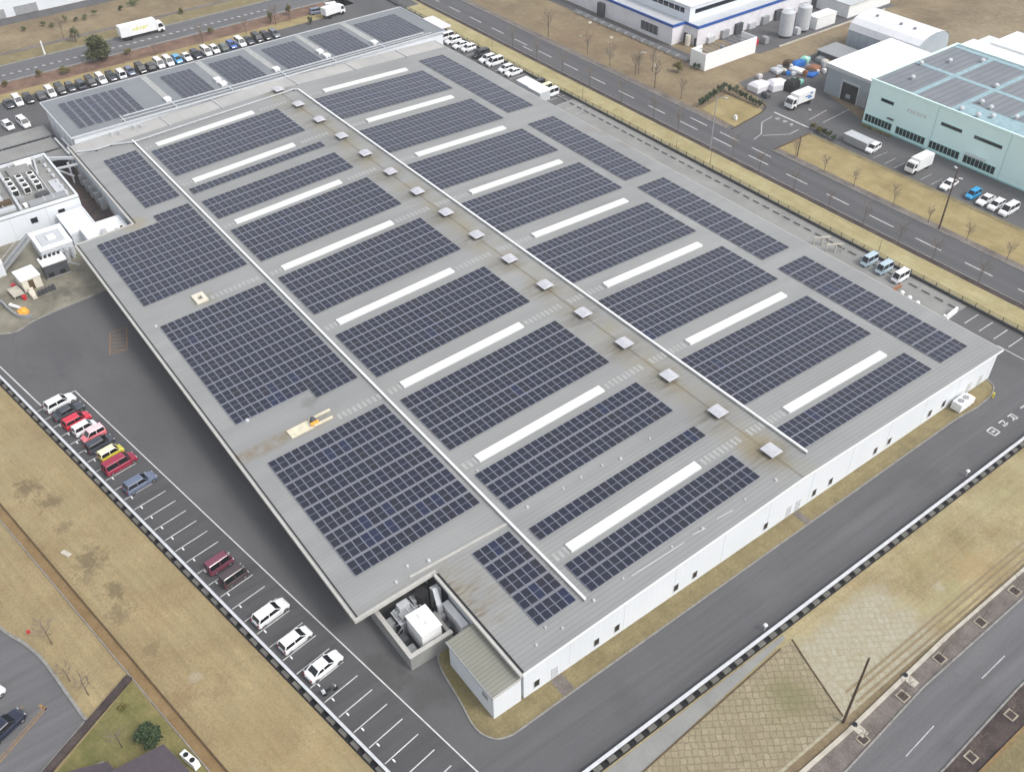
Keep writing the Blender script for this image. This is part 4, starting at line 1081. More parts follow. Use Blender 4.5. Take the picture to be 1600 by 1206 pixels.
# car row behind the rear hall (nose towards it)
ROW = [(31.1, 'sedan', 'charcoal', 'dark grey'), (33.2, 'minivan', 'white', 'white'), (35.5, 'wagon', 'black', 'black'), (38.2, 'wagon', 'charcoal', 'dark grey'), (40.6, 'minivan', 'white', 'white'),
       (42.9, 'minivan', 'black', 'black'), (45.2, 'hatch', 'charcoal', 'dark grey'), (47.5, 'minivan', 'charcoal', 'dark grey'), (50.0, 'minivan', 'black', 'black'), (52.5, 'minivan', 'white', 'white'),
       (54.9, 'wagon', 'charcoal', 'dark grey'), (57.2, 'minivan', 'white', 'white'), (59.6, 'hatch', 'silver', 'silver'), (62.2, 'minivan', 'black', 'black'), (64.5, 'wagon', 'black', 'black'),
       (66.9, 'minivan', 'white', 'white'), (69.2, 'minivan', 'white', 'white'), (71.5, 'hatch', 'sky', 'light blue'), (73.9, 'sedan', 'white', 'white'), (76.4, 'wagon', 'navy', 'dark navy'),
       (79.1, 'minivan', 'white', 'white'), (81.4, 'hatch', 'white', 'white'), (83.6, 'wagon', 'green', 'greenish grey'), (86.0, 'hatch', 'blue', 'blue'), (88.4, 'minivan', 'white', 'white'),
       (90.7, 'sedan', 'charcoal', 'dark grey'), (93.1, 'minivan', 'black', 'black'), (95.5, 'wagon', 'black', 'black'), (97.9, 'wagon', 'grey', 'grey')]
cnt = {}; tot = {}
for r_ in ROW: tot[r_[3]] = tot.get(r_[3], 0)+1
O2 = ['first', 'second', 'third', 'fourth', 'fifth', 'sixth', 'seventh', 'eighth', 'ninth', 'tenth', 'eleventh']
for y, ty, c_, nm in ROW:
    cnt[nm] = cnt.get(nm, 0)+1
    lab = 'only %s car in the long row behind the rear hall' % nm if tot[nm] == 1 else '%s car behind the rear hall, %s of its colour from the left end' % (nm, O2[cnt[nm]-1])
    L = CARS[ty][0]
    car(lab, ty, c_, -236.2+.3*random.random(), y, 0 if random.random() < .75 else pi, 'cars in the row behind the rear hall', 0)
# two cars by the canopies at the far left
car('white hatchback by the left bike canopies, farther from the white hall wall', 'hatch', 'white', -224.4, 27.9, .1, 'white cars by the canopies', 1)
car('white minivan by the left bike canopies, closer to the white hall wall', 'minivan', 'white', -223.6, 31.0, .1, 'white cars by the canopies', 1)
# row along the east side of the rear hall
for i, (x, y, ty, c_, lab) in enumerate([(-206, 131.4, 'minivan', 'white', 'white minivan nearest the white canopy in the right-hand row'), (-203, 131.6, 'wagon', 'white', 'white wagon second from the white canopy in the right-hand row'),
        (-199.3, 131.5, 'sedan', 'white', 'white sedan beside the hall corner, third from the white canopy'), (-196.4, 131.8, 'hatch', 'white', 'white hatchback just before the first dark car of the right-hand row'),
        (-191.2, 132.0, 'minivan', 'black', 'only black car in the right-hand row beside the factory roof'), (-188.0, 131.6, 'wagon', 'white', 'white wagon directly after the black car in the right-hand row'),
        (-185.2, 131.8, 'minivan', 'white', 'white minivan two stalls after the black car'), (-180.4, 131.6, 'hatch', 'white', 'white hatchback second from the sheds end of the right-hand row'),
        (-177.6, 131.8, 'sedan', 'white', 'white sedan closest to the white sheds in the right-hand row'), (-168.2, 131.9, 'keivan', 'black', 'black kei van between white shed roof and grass verge')]):
    car(lab, ty, c_, x, y, -pi/2, 'cars in the right-hand row by the factory', 1)
car('yellowish small truck-like kei van between black kei van and white van', 'keivan', 'yellow', -165.4, 131.9, -pi/2, 'vans by the white sheds', 1, cat='van', roof='cream')
car('white kei van last in line past the white shed roofs', 'keivan', 'white', -162.7, 131.6, -pi/2, 'vans by the white sheds', 1, cat='van')
for i, x in enumerate((-75.1, -72.0, -68.8)):
    car('%s kei van parked by the dark railing, %s' % ('pale blue-grey' if i < 2 else 'white', ('farthest from the white barrier', 'middle of three', 'next to the brown pallets')[i]), 'keivan', 'ice' if i < 2 else 'white', x, 131.9, -pi/2, 'kei vans by the dark railing', 1, cat='van')
# mint building car park
GT = 'cars in front of the mint-green building'
car('white hatchback beside the grey container in front of the mint building', 'hatch', 'white', -100.7, 166.6, -pi/2+.1, GT)
car('white car standing alone between white van and blue car', 'sedan', 'white', -82.3, 165.7, -pi/2+.05, GT)
car('bright cyan blue small car in front of the mint building', 'kei', 'cyan', -77.2, 165.9, -pi/2, GT)
car('white sedan right next to the cyan car', 'sedan', 'white', -74.6, 166.0, -pi/2, GT)
car('white hatchback second after the cyan car, between two white cars', 'hatch', 'white', -72.3, 165.8, -pi/2, GT)
car('white minivan last in line after the cyan car', 'minivan', 'white', -69.9, 166.0, -pi/2, GT)
car('white car half visible at the black kerb end of the mint car park', 'wagon', 'grey', -67.0, 166.0, -pi/2, GT) if 0 else None

def truck(label, x, y, heading, L, Wd, Ht, cabL, logo, trailer=False, cat='truck', base=1.0):
    t = thing('box_truck', label, cat, (x, y, 0), heading)
    w = Wd/2
    m = MB(); m.box(-L/2, L/2-cabL-.12, -w, w, base, Ht); 
    for sx in (-L/2+.02, L/2-cabL-.16): m.box(sx-.03, sx+.05, -w-.02, w+.02, base-.02, Ht+.03)
    m.build('cargo_box', 'white', t)
    m = MB(); x1 = L/2; x0 = x1-cabL; hc = min(Ht-.4, 2.6)
    m.add([(x0, -w*.97, .55), (x1, -w*.95, .55), (x1, w*.95, .55), (x0, w*.97, .55), (x0, -w*.95, hc), (x1-.45, -w*.9, hc), (x1-.45, w*.9, hc), (x0, w*.95, hc), (x1, -w*.95, 1.35), (x1, w*.95, 1.35)],
          [(4,5,6,7), (0,1,8,5,4), (2,3,7,6,9), (1,2,9,8), (8,9,6,5), (3,0,4,7), (3,2,1,0)])
    m.build('cab', 'white', t)
    g = MB()
    z0, z1 = 1.45, hc-.22
    fx = lambda z: x1-.45*(z-1.35)/(hc-1.35)+.012
    g.add([(fx(z0), -w*.86, z0), (fx(z0), w*.86, z0), (fx(z1), w*.82, z1), (fx(z1), -w*.82, z1)], [(0, 1, 2, 3)])
    for s_ in (-1, 1):
        q = [(x0+.35, s_*(w*.965+.012), 1.45), (x1-.2, s_*(w*.945+.012), 1.45), (x1-.55, s_*(w*.91+.02), hc-.25), (x0+.35, s_*(w*.95+.012), hc-.25)]
        g.add(q, [(0, 1, 2, 3)] if s_ < 0 else [(3, 2, 1, 0)])
    g.build('window', 'glass', t)
    f = MB(); f.box(-L/2+.1, L/2-.3, -w*.5, w*.5, .5, base-.01); f.build('chassis', 'dark', t)
    wl = MB(); wl.cyl((0, -.15, 0), (0, .15, 0), .46, .46, 14); wme = wl.mesh('wheel', 'tyre')
    for sx in ((L/2-.9, -L/2+1.3, -L/2+2.4) if trailer else (L/2-.9, -L/2+1.4)):
        for sy in (-w+.16, w-.16): obj('wheel', wme, t, (sx, sy, .46))
    hl = MB(); hl.box(-.03, .03, -.2, .2, -.1, .1); hme = hl.mesh('headlight', 'lamp_white')
    for s_ in (-1, 1): obj('headlight', hme, t, (x1+.01, s_*w*.7, .85))
    for mat, rects in logo:
        d = MB()
        for (a0, a1, z0, z1) in rects:
            for s_ in (-1, 1):
                yy = s_*(w+.006)
                q = [(a0, yy, z0), (a1, yy, z0), (a1+.12, yy, z1), (a0+.12, yy, z1)]
                d.add(q, [(0, 1, 2, 3)] if s_ < 0 else [(3, 2, 1, 0)])
        d.build('logo', mat, t)
    return t
truck('long white box lorry with pale yellow lettering driving on the avenue behind the car row', -258.4, 71.0, pi/2, 11.6, 2.45, 3.7, 1.9,
      [('lettering', [(-2.6, -1.9, 2.2, 2.7), (-1.7, -1.1, 2.0, 2.9), (-.9, -.2, 2.2, 2.7), (0, .7, 2.0, 2.8), (.9, 1.4, 2.3, 2.8)])], True, 'lorry')
truck('white delivery truck with blue graphic on its box side, parked at the mint building entrance', -124.3, 171.4, -pi/2, 7.4, 2.2, 3.1, 1.7, [('blue_sheet', [(-2.8, -1.4, 1.5, 1.9), (-2.4, -.6, 2.0, 2.3), (-2.9, -2.2, 2.4, 2.8)])])
truck('white delivery van with boxy tall body among stalls facing the mint building', -90.2, 167.0, -pi/2, 6.4, 2.0, 2.9, 1.5, [], False, 'van', .5)
# trucks and vans at the far top car park
truck('white box truck parked on the small lot above the rear hall corner', -239.0, 117.0, pi/2+.15, 6.5, 2.2, 2.9, 1.6, [])
car('white van parked beyond the white box truck on the small far lot', 'minivan', 'white', -243.8, 119.5, 1.4, None, 1)
car('silver car parked at the far corner of the small far lot', 'wagon', 'silver', -243.5, 114.5, 1.4, None, 1)

# lower-left lane: two vehicles cut by the picture's edge
car('dark navy car with orange-lined stall on the lower left lane', 'wagon', 'navy', -75.6, -12.6, 1.95)
car('white van at the left picture edge beside orange stall lines', 'minivan', 'white', -80.1, -13.6, 1.95, None, 2, None, 'van')
m = MB()
stroke(m, (-72.0, -14.6), (-75.7, -8.3), .16, -.012); stroke(m, (-72.3, -14.8), (-76.0, -8.5), .12, -.012); stroke(m, (-75.6, -13.0), (-77.5, -10.4), .16, -.012); stroke(m, (-76.5, -8.9), (-75.5, -8.5), .3, -.012)
structure('road_marking', m, 'line_orange')

ORDL = ['first', 'second', 'third', 'fourth', 'fifth', 'sixth', 'seventh', 'eighth', 'ninth', 'tenth', 'eleventh', 'twelfth', 'thirteenth', 'fourteenth', 'fifteenth', 'sixteenth']
# ------------------------------------------------------------------ vegetation
def bare_tree(x, y, h, label, group, seed, lean=0.0, spread=.5, rr=None):
    R = random.Random(seed)
    t = thing('bare_tree', label, 'tree', (x, y, 0), R.random()*6, group)
    tr = MB(); r0 = rr or max(.05, h*.016)
    tr.cyl((0, 0, -.05), (0, 0, h*.45), r0, r0*.7, 6); tr.cyl((0, 0, h*.45), (0, 0, h*.8), r0*.7, r0*.35, 5)
    tr.build('trunk', 'bark', t)
    cr = MB()
    def br(p, d, L, r, k):
        q = p + d*L
        cr.cyl(p, q, r, r*.55, 4, 0, False)
        if k == 0: return
        for i in range(3 if k > 1 else 4):
            f = .35+.65*R.random()
            nd = (d + Vector((R.uniform(-1, 1), R.uniform(-1, 1), R.uniform(-.1, .7)))*.75).normalized()
            br(p + d*L*f, nd, L*R.uniform(.45, .7), r*.6, k-1)
    for i in range(11):
        z = h*(.33+.47*i/11); an = i*2.4+R.random()
        d = Vector((cos(an)*spread, sin(an)*spread, .75)).normalized()
        br(Vector((0, 0, z)), d, h*R.uniform(.22, .36), r0*.45, 3 if h < 6 else 2)
    cr.build('crown', 'twig', t)
    return t
def leaf_cloud(mb, cx, cy, cz, rx, ry, rz, n, ls, R, clumps=7):
    cs = []
    for i in range(clumps):
        u = Vector((R.gauss(0, 1), R.gauss(0, 1), R.gauss(0, 1))).normalized()*R.uniform(.35, .75)
        cs.append(Vector((u.x*rx, u.y*ry, u.z*rz)))
    for i in range(n):
        c_ = cs[i % clumps]
        v = Vector((R.gauss(0, 1), R.gauss(0, 1), R.gauss(0, 1))).normalized()*(R.random()**.4)*R.uniform(.35, .55)
        p = Vector((cx+c_.x+v.x*rx, cy+c_.y+v.y*ry, cz+c_.z+v.z*rz))
        q = Matrix.Rotation(R.random()*6.3, 3, 'Z') @ Matrix.Rotation(R.uniform(-1.1, 1.1), 3, 'X')
        s_ = ls*R.uniform(.6, 1.3)
        mb.add([p+q @ Vector(k_) for k_ in ((-s_, -s_*.6, 0), (s_*.2, -s_*.7, .1*s_), (s_, s_*.1, 0), (-s_*.1, s_*.7, -.1*s_))], [(0, 1, 2, 3)])
def leafy(x, y, h, r, label, mat, seed, name='tree', cat='tree', group=None, n=900, ls=.16, trunk=True, rz=None):
    R = random.Random(seed)
    t = thing(name, label, cat, (x, y, 0), 0, group)
    if trunk:
        tr = MB(); tr.cyl((0, 0, -.05), (0, 0, h*.5), .12, .07, 6)
        for i in range(4): tr.cyl((0, 0, h*.25), (cos(i*1.6)*r*.5, sin(i*1.6)*r*.5, h*.65), .06, .03, 5)
        tr.build('trunk', 'bark', t)
    rz = rz or h*.42
    cr = MB(); leaf_cloud(cr, 0, 0, h-rz, r, r, rz, n, ls, R, 9)
    cr.build('crown', mat, t)
    return t
# avenue trees east of the factory: near side, far side
GN = 'bare young trees along the near edge of the right-hand road'
for i, (x, h) in enumerate([(-190.9, 5), (-181, 4.6), (-171, 5), (-161, 4.4), (-150, 5), (-139.5, 5.1), (-131.9, 4.7), (-116.2, 5.2), (-108.9, 4.3), (-100, 4.2), (-91.6, 3.6), (-83.7, 4.7), (-76.0, 4.2), (-69.0, 4.0), (-60.1, 4.4), (-52, 4.2)]):
    bare_tree(x, 141.5, h, 'thin bare tree along the near edge of the right-hand road, %s from the top' % ORDL[i], GN, 100+i, rr=.055)
GFR = 'bare young trees along the far pavement of the right-hand road'
for i, (x, h) in enumerate([(-108.4, 4.3), (-100.9, 3.6), (-93.7, 3.6), (-84.6, 3.8), (-76.9, 3.0), (-69.0, 3.2), (-61.1, 3.4), (-53.5, 3.4)]):
    bare_tree(x, 151.6, h, 'thin bare tree on the far pavement by the golden lawn, %s from the entrance' % ORDL[i], GFR, 140+i, rr=.055)
for i, (x, y, h) in enumerate([(-151.1, 152.8, 7.0), (-158.8, 153.8, 5.0), (-157.9, 158.5, 5.5), (-159.2, 155.2, 5.2), (-190.9, 153, 6.5), (-176, 153.5, 4.5), (-167, 153, 4.8), (-143, 153.4, 4.5)]):
    bare_tree(x, y, h, 'bare greyish tree at the edge of the brown field beyond the right-hand road', 'bare trees at the edge of the brown field', 170+i)
leafy(-154.1, 163.2, 2.4, 1.5, 'round olive-green bush in the brown field near the white-walled yard', 'leaf_olive', 5, 'bush', 'bush', None, 600, .16)
# SE pavement: square pits with bare trees
for i, (x, y, w) in enumerate(((-19.75, 58.9, .6), (-20.3, 66.4, .62), (-20.7, 73.6, .64), (-20.7, 81.5, .64), (-20.8, 88.6, .64), (-11.8, 66.1, .58), (-12.0, 73.6, .58))):
    m = MB()
    for a0, a1, b0, b1 in ((-w, w, -w, -w+.16), (-w, w, w-.16, w), (-w, -w+.16, -w+.16, w-.16), (w-.16, w, -w+.16, w-.16)): m.box(a0, a1, b0, b1, -.05, .07)
    m.sheet(rect(-w+.16, w-.16, -w+.16, w-.16), .0, 1)
    o = m.build('tree_pit', ['pit_frame', 'shrub_dark']); o.location = (x, y, 0)
    tag(o, ('pale square tree pit beside the lower right road, %s counting from the dark pole' % ORDL[i]) if i < 5 else ('pale square tree pit across the lower right road, %s' % ('nearer the bottom edge' if i == 5 else 'farther from the bottom edge')), 'tree pit', 'square tree pits by the lower right road')
    bare_tree(x, y, 2.6+.3*(i % 3), ('bare sapling in a square pit beside the lower right road, %s from the dark pole' % ORDL[i]) if i < 5 else ('bare sapling in a pit across the lower right road, %s' % ('nearer the bottom edge' if i == 5 else 'farther from the bottom edge')), 'saplings in the square pits', 200+i, spread=.8, rr=.035)
for i, (x, y) in enumerate(((-21.3, 59.5), (-21.7, 68.7))):
    m = MB(); m.cyl((0, 0, -.1), (0, 0, .22), .32, .3, 14, 0); m.cyl((0, 0, .22), (0, 0, .24), .24, .24, 14, 1); m.box(.2, 1.5, -.5, .5, -.05, .03, 2)
    o = m.build('drain_cover', ['dark_grey', 'dark', 'concrete_pale']); o.location = (x, y, 0)
    tag(o, ('round dark drain head on the pale kerb, close to the dark pole' if i == 0 else 'round dark drain head on the pale kerb, farther along from the dark pole'), 'drain', 'round drain heads on the pale kerb')
# lower-left trees
for i, (x, y, h, l) in enumerate([(-83.5, -5.4, 4.2, 'bare tree with spreading twigs on dry grass near the tiny red box'), (-77.4, -5.3, 3.2, 'bare thin tree beside the kerb of the curved lane'), (-74.4, -4.2, 3.6, 'bare forked tree on dry grass next to the brown hedge'), (-66.1, -3.4, 3.4, 'bare tree on the greenish lawn below the green bush')]):
    bare_tree(x, y, h, l, 'bare trees at the lower left', 230+i, spread=.8)
leafy(-64.6, -.7, 2.6, 1.75, 'dense dark green round bush on the lower left lawn by the dark roof', 'leaf_dark', 11, 'bush', 'bush', None, 1500, .15)
m = MB(); leaf_cloud(m, 0, 0, .3, .5, .5, .4, 120, .12, random.Random(3), 4)
o = m.build('shrub', 'leaf_olive'); o.location = (-70.6, -1.8, 0); tag(o, 'tiny yellowish shrub on the lawn close to the top of the brown hedge', 'shrub')
m = MB(); m.box(-.17, .17, -.17, .17, 0, .25); o = m.build('marker_box', 'red'); o.location = (-86.8, -7.1, 0); tag(o, 'tiny red box on the dry grass above the curved lane', 'box')
m = MB(); m.box(-.7, .7, -.3, .3, 0, .12); o = m.build('stone_slab', 'concrete_pale'); o.location = (-95.9, .1, 0); o.rotation_euler = (0, 0, .4); tag(o, 'pale flat slab lying on the dry slope below the parking row', 'slab')
# hedges and lawn shrubs at the mint building's entrance
hp = []
def hedge_line(p, q, n):
    for i in range(n): hp.append((p[0]+(q[0]-p[0])*i/n, p[1]+(q[1]-p[1])*i/n))
hedge_line((-137.3, 153.7), (-140.0, 164.4), 8); hedge_line((-140.0, 164.4), (-127.9, 164.0), 11)
R = random.Random(9)
for i, (x, y) in enumerate(hp):
    hh = 2.3 if i < 12 else 1.8
    leafy(x+R.uniform(-.15, .15), y+R.uniform(-.15, .15), hh*R.uniform(.85, 1.15), .72, 'dark green clipped shrub in the hedge around the square golden lawn', 'leaf_dark' if i < 14 or R.random() < .5 else 'leaf_olive', 300+i, 'shrub', 'shrub', 'shrubs around the square golden lawn', 260, .13, False)
for i in range(9):
    leafy(-115.2+.8*i+R.uniform(-.2, .2), 164.6-.08*i+R.uniform(-.3, .3), R.uniform(1.1, 1.8), .65, 'green shrub in the loose hedge between stop line and grey container', R.choice(['leaf_dark', 'leaf', 'leaf_olive']), 340+i, 'shrub', 'shrub', 'shrubs beside the grey container', 240, .13, False)
m = MB(); m.box(-.4, .4, -.25, .25, 0, .5); m.box(-.3, .3, -.2, .2, .5, .9); o = m.build('stone_sign', 'white'); o.location = (-128.2, 155.3, 0); tag(o, 'small white stone marker on the square golden lawn', 'marker')
# north-west planting
leafy(-248.4, 56.2, 6.2, 3.9, 'big rounded dark green tree at the avenue edge, largest on the left', 'leaf', 21, n=5200, ls=.24, rz=3.0)
leafy(-265.1, 55.7, 3.9, 1.6, 'half bare greenish tree on the bank behind the avenue', 'leaf', 22, n=500, ls=.17)
bare_tree(-270.0, 54.0, 5.2, 'tall bare pale trunked tree by the bank path, left of the greenish tree', None, 400)
for i, (x, y, h, r, mt, l) in enumerate([(-248.2, 41.4, 1.9, .9, 'leaf_olive', 'small yellow-green shrub left of the olive bush in the reddish bed'), (-246.6, 47.0, 1.7, 1.7, 'leaf_olive', 'wide olive bush in the reddish bed left of the big tree'), (-248.0, 33.4, 1.6, .9, 'leaf_olive', 'yellow-green shrub at the left picture edge in the reddish bed'),
        (-248.5, 63.5, 1.5, 1.0, 'leaf_olive', 'low olive shrub right of the big tree in the reddish bed'), (-248.3, 85.8, 1.5, 1.2, 'yellow', 'yellow-flowered low shrub in the reddish bed behind the car row'), (-267.0, 85.1, 1.8, 1.0, 'leaf_olive', 'yellow-green shrub on the bank beyond the lorry'),
        (-281.5, 77.0, 2.2, 1.9, 'leaf_green', 'bright green dense bush near the white warehouse road'), (-280.5, 73, 1.3, .9, 'leaf', 'small green bush next to the bright green bush near the warehouse')]):
    leafy(x, y, h, r, l, 'leaf_olive' if mt == 'yellow' else mt, 410+i, 'shrub', 'shrub', None, 420, .16, False)
for i, (x, y) in enumerate([(-281.8, 47), (-282, 52.5), (-281, 58), (-280.3, 60.5), (-281, 66), (-283, 87), (-280, 54), (-279.5, 63)]):
    leafy(x, y, 1.1+.4*(i % 3), .9, 'low scrubby green bush on the brown bank beside the warehouse road', 'leaf', 430+i, 'shrub', 'shrub', 'scrub along the warehouse road', 160, .16, False)
for i, (x, y, h) in enumerate([(-243.2, 68.6, 3.0), (-242.0, 80.8, 4.9), (-242.0, 92.7, 3.9), (-243.0, 101.7, 5), (-242.3, 105.5, 3), (-244.6, 51.6, 2.9), (-243.5, 60.5, 2.6)]):
    bare_tree(x, y, h, 'bare brownish tree behind the car row, %s of seven from the left' % {51.6: 'first', 60.5: 'second', 68.6: 'third', 80.8: 'fourth', 92.7: 'fifth', 101.7: 'sixth', 105.5: 'seventh'}[y], 'bare trees behind the car row', 450+i)
for i, (x, y) in enumerate([(-243.4, 101.2), (-245.6, 107.8)]):
    leafy(x-1.6, y, 3.4, 1.0, ('yellow-green upright tree in the reddish bed nearer the lorry' if i == 0 else 'yellow-green upright tree in the reddish bed nearer the small lot'), 'leaf_olive', 470+i, n=360)
leafy(-237.6, 109.2, 2.2, .9, 'small dark green conifer at the rear hall corner beside straw grass', 'leaf_dark', 480, n=420, ls=.12)
for i, (x, y) in enumerate([(-153.1, 167.6), (-151.8, 167.7)]):
    leafy(x, y, 1.7, .5, ('dark upright conifer by the white yard wall corner, left of two' if i == 0 else 'dark upright conifer by the white yard wall corner, right of two'), 'leaf_dark', 490+i, 'conifer', 'shrub', None, 300, .11, False)
for i, (x, y) in enumerate([(-180.3, 165.1), (-167.9, 164.8), (-191.6, 167.6), (-160.3, 161.6), (-173, 158), (-186, 159.5)]):
    m = MB(); m.dome(0, 0, -.1, .75, .5, .42, 8, 3)
    o = m.build('boulder', 'concrete_pale' if i < 4 else 'concrete_old'); o.location = (x, y, 0); o.rotation_euler = (0, 0, i)
    tag(o, 'pale boulder lying in the brown field between the road and the blue-banded works', 'boulder', 'boulders in the brown field')

# ------------------------------------------------------------------ poles and lamps
def pole(label, x, y, h, mat, r, heads=(), cat='pole', name='utility_pole'):
    t = thing(name, label, cat, (x, y, 0))
    m = MB(); m.cyl((0, 0, -.1), (0, 0, h), r, r*.65, 8); m.build('shaft', mat, t)
    for dx, dy, dz in heads:
        q = MB(); q.bar((0, 0, h-dz), (dx, dy, h-dz+.12), .09, .09); ao = q.build('arm', mat, t)
        q = MB(); q.box(-.35, .35, -.16, .16, -.05, .09); ho = q.build('lamp', 'grey_light', ao); ho.location = (dx*1.1, dy*1.1, h-dz+.12); ho.rotation_euler = (0, 0, atan2(dy, dx))
    return t
pole('leaning-looking dark brown pole at the foot of the block slope', -22.25, 58.9, 11.9, 'bark', .17)
pole('tall brown pole rising from the far lawn in front of the cyan car', -74.3, 151.1, 12.2, 'bark', .19, ((-.6, .3, .3), (.7, .4, 1.9)), 'lamp post', 'lamp_post')
pole('tall slim lamp post on the near edge of the right-hand road opposite the entrance', -121.8, 141.0, 11.4, 'grey', .13, ((1.4, .9, .1),), 'lamp post', 'lamp_post')
pole('short lamp post with white head beside the stop line of the entrance', -117.05, 165.2, 3.4, 'grey', .08, ((.3, 0, .05),), 'lamp post', 'lamp_post')
pole('dark wooden post on the golden lawn corner right of the entrance', -108.6, 152.6, 4.6, 'bark', .13)
pole('white square pillar sign at the avenue edge left of the big tree', -261.6, 46.7, 3.6, 'white', .24, (), 'pillar', 'pillar_sign')
for i, (x, y, h) in enumerate([(-157.2, 136.2, 3.6), (-125.9, 135.2, 2.4), (-117.2, 136.2, 3.8), (-76.4, 136.5, 2.3), (-192, 136, 3.5)]):
    pole('thin brown stake in straw verge strip, %s' % ('left of the tall lamp post', 'directly before the tall lamp post', 'just past the tall lamp post', 'behind the pale kei vans', 'beside the row of white parked cars')[i], x, y, h, 'bark', .05)['group'] = 'posts in the straw verge strip'
for i, (x, y) in enumerate([(-35.25, 100.6), (-35.1, 60.9)]):
    t = thing('wall_lamp', 'small white lamp on the right-hand perimeter wall, %s' % ('farther one near the painted road characters' if i == 0 else 'nearer one above the block slope'), 'lamp', (x, y, 0), 0, 'lamps on the right-hand perimeter wall')
    m = MB(); m.cyl((0, 0, 0), (0, 0, 1.0), .06, .05, 8); m.build('post', 'white', t)
    m = MB(); m.dome(0, 0, 1.0, .26, .26, .2, 10, 3); m.box(-.2, .2, -.2, .2, .92, 1.0); m.build('lamp_shade', 'white', t)

# ------------------------------------------------------------------ buildings around
def building(name, label, cat, x, y): return thing(name, label, cat, (x, y, 0))
class BB:
    """parts of one building given in world coordinates"""
    def __init__(s, name, label, cat, x, y, group=None): s.t = thing(name, label, cat, (x, y, 0), 0, group); s.o = (x, y)
    def part(s, mb, name, mats, parent=None):
        o = mb.build(name, mats, parent or s.t)
        if not parent: o.location = (-s.o[0], -s.o[1], 0)
        return o
def parapet_roof(m, x0, x1, y0, y1, z, w=.3, h=.5, mi=0, mp=1):
    m.box(x0, x1, y0, y1, z-.2, z, mi)
    m.box(x0-.02, x1+.02, y0-.02, y0+w, z, z+h, mp); m.box(x0-.02, x1+.02, y1-w, y1+.02, z, z+h, mp)
    m.box(x0-.02, x0+w, y0+w, y1-w, z, z+h, mp); m.box(x1-w, x1+.02, y0+w, y1-w, z, z+h, mp)

# --- mint-green building
B = BB('mint_building', 'pale mint green industrial building with dark ribbon windows and grey-blue roof', 'factory', -85, 190)
m = MB(); m.box(-110.2, -40, 175.5, 205.5, 0, 9.6); B.part(m, 'wall', 'teal_wall')
m = MB(); m.box(-109.9, -40.2, 175.8, 205.2, 9.601, 9.72, 0)
for p, q in (((-110.2, 175.5), (-40, 175.5)), ((-110.2, 205.5), (-40, 205.5))): m.bar((*p, 9.75), (*q, 9.75), .36, .32, 1)
for x in (-110.2, -40): m.bar((x, 175.3, 9.76), (x, 205.7, 9.76), .36, .32, 1)
rf = B.part(m, 'roof', ['roof_teal', 'teal_wall'])
m = MB()
for y0, y1 in ((189.4, 190.7), (203.4, 204.8)): m.box(-109.6, -40.5, y0, y1, 9.722, 9.76)
for x0 in (-101.0, -91.9, -82.4, -73.4): 
    for y0, y1 in ((176.0, 189.38), (190.72, 203.38)): m.box(x0, x0+1.1, y0, y1, 9.722, 9.755)
m.box(-91.9, -40.5, 176.0, 181.0, 9.715, 9.745)
B.part(m, 'roof_band', 'roof_teal_band', rf)
vm = MB(); vm.cyl((0, 0, 0), (0, 0, .5), .3, .3, 10); vm.dome(0, 0, .5, .55, .55, .45, 12, 4); vme = vm.mesh('ventilator', 'grey_light')
for x, y in ((-104.9, 181.7), (-105.2, 195.2), (-89.3, 182.4), (-86.7, 181.5), (-90.0, 176.6), (-86.3, 176.6), (-84.3, 178.4), (-81.3, 181.5), (-108.3, 189.4), (-100.9, 200.6), (-91.8, 191.4)):
    obj('ventilator', vme, rf, (x, y, 9.75))
for x0, x1 in ((-109.8, -103.1), (-102.0, -95.0), (-94.0, -87.0), (-86.0, -79.1), (-66, -59), (-57.5, -51)):
    w = MB(); w.box(x0-.12, x1+.12, 175.42, 175.5, .62, .74); w.box(x0-.12, x1+.12, 175.42, 175.5, 2.2, 2.3)
    n = 8
    for i in range(n+1): xx = x0+(x1-x0)*i/n; w.box(xx-.05, xx+.05, 175.43, 175.5, .741, 2.199)
    wo = B.part(w, 'window', 'teal_trim')
    g = MB(); g.box(x0, x1, 175.47, 175.52, .74, 2.2); g.build('pane', 'glass', wo)
for x0, x1 in ((-107.0, -103.9), (-92.6, -87.9), (-85.2, -79.2), (-71, -66)):
    w = MB(); w.box(x0-.1, x1+.1, 175.43, 175.5, 6.0, 6.08); w.box(x0-.1, x1+.1, 175.43, 175.5, 6.72, 6.8)
    wo = B.part(w, 'window', 'teal_trim')
    g = MB(); g.box(x0, x1, 175.46, 175.52, 6.08, 6.72)
    g.build('pane', 'glass', wo)
m = MB()
for i in range(6):
    x = -100.5+.78*i
    m.box(x, x+.12, 175.44, 175.5, 5.95, 6.7); m.box(x+.12, x+.5, 175.44, 175.5, 6.58, 6.7); m.box(x+.12, x+.5, 175.44, 175.5, 6.28, 6.38)
    if i % 2: m.box(x+.4, x+.52, 175.44, 175.5, 5.95, 6.28)
B.part(m, 'sign_lettering', 'pink')
m = MB()
for x in (-93.9, -78.1, -62): m.box(x-.05, x+.05, 175.45, 175.5, .1, 9.55)
m.box(-110.25, -40, 175.4, 175.5, 0, .3)
B.part(m, 'wall_joint', 'teal_trim')
m = MB(); m.box(-85.5, -81.5, 174.6, 175.4, 2.75, 2.95); B.part(m, 'door_canopy', 'grey_light')
m = MB(); m.box(-104.4, -102.9, 174.9, 175.4, 3.2, 3.35); B.part(m, 'awning', 'dark_grey')
m = MB()
for i in range(8): m.dome(-109.2+.95*i, 174.4, 0, .42, .38, .55, 7, 3)
tag(m.build('planting', 'leaf_olive'), 'white-flecked low planting along the mint building wall by the entrance', 'planting', kind='stuff')
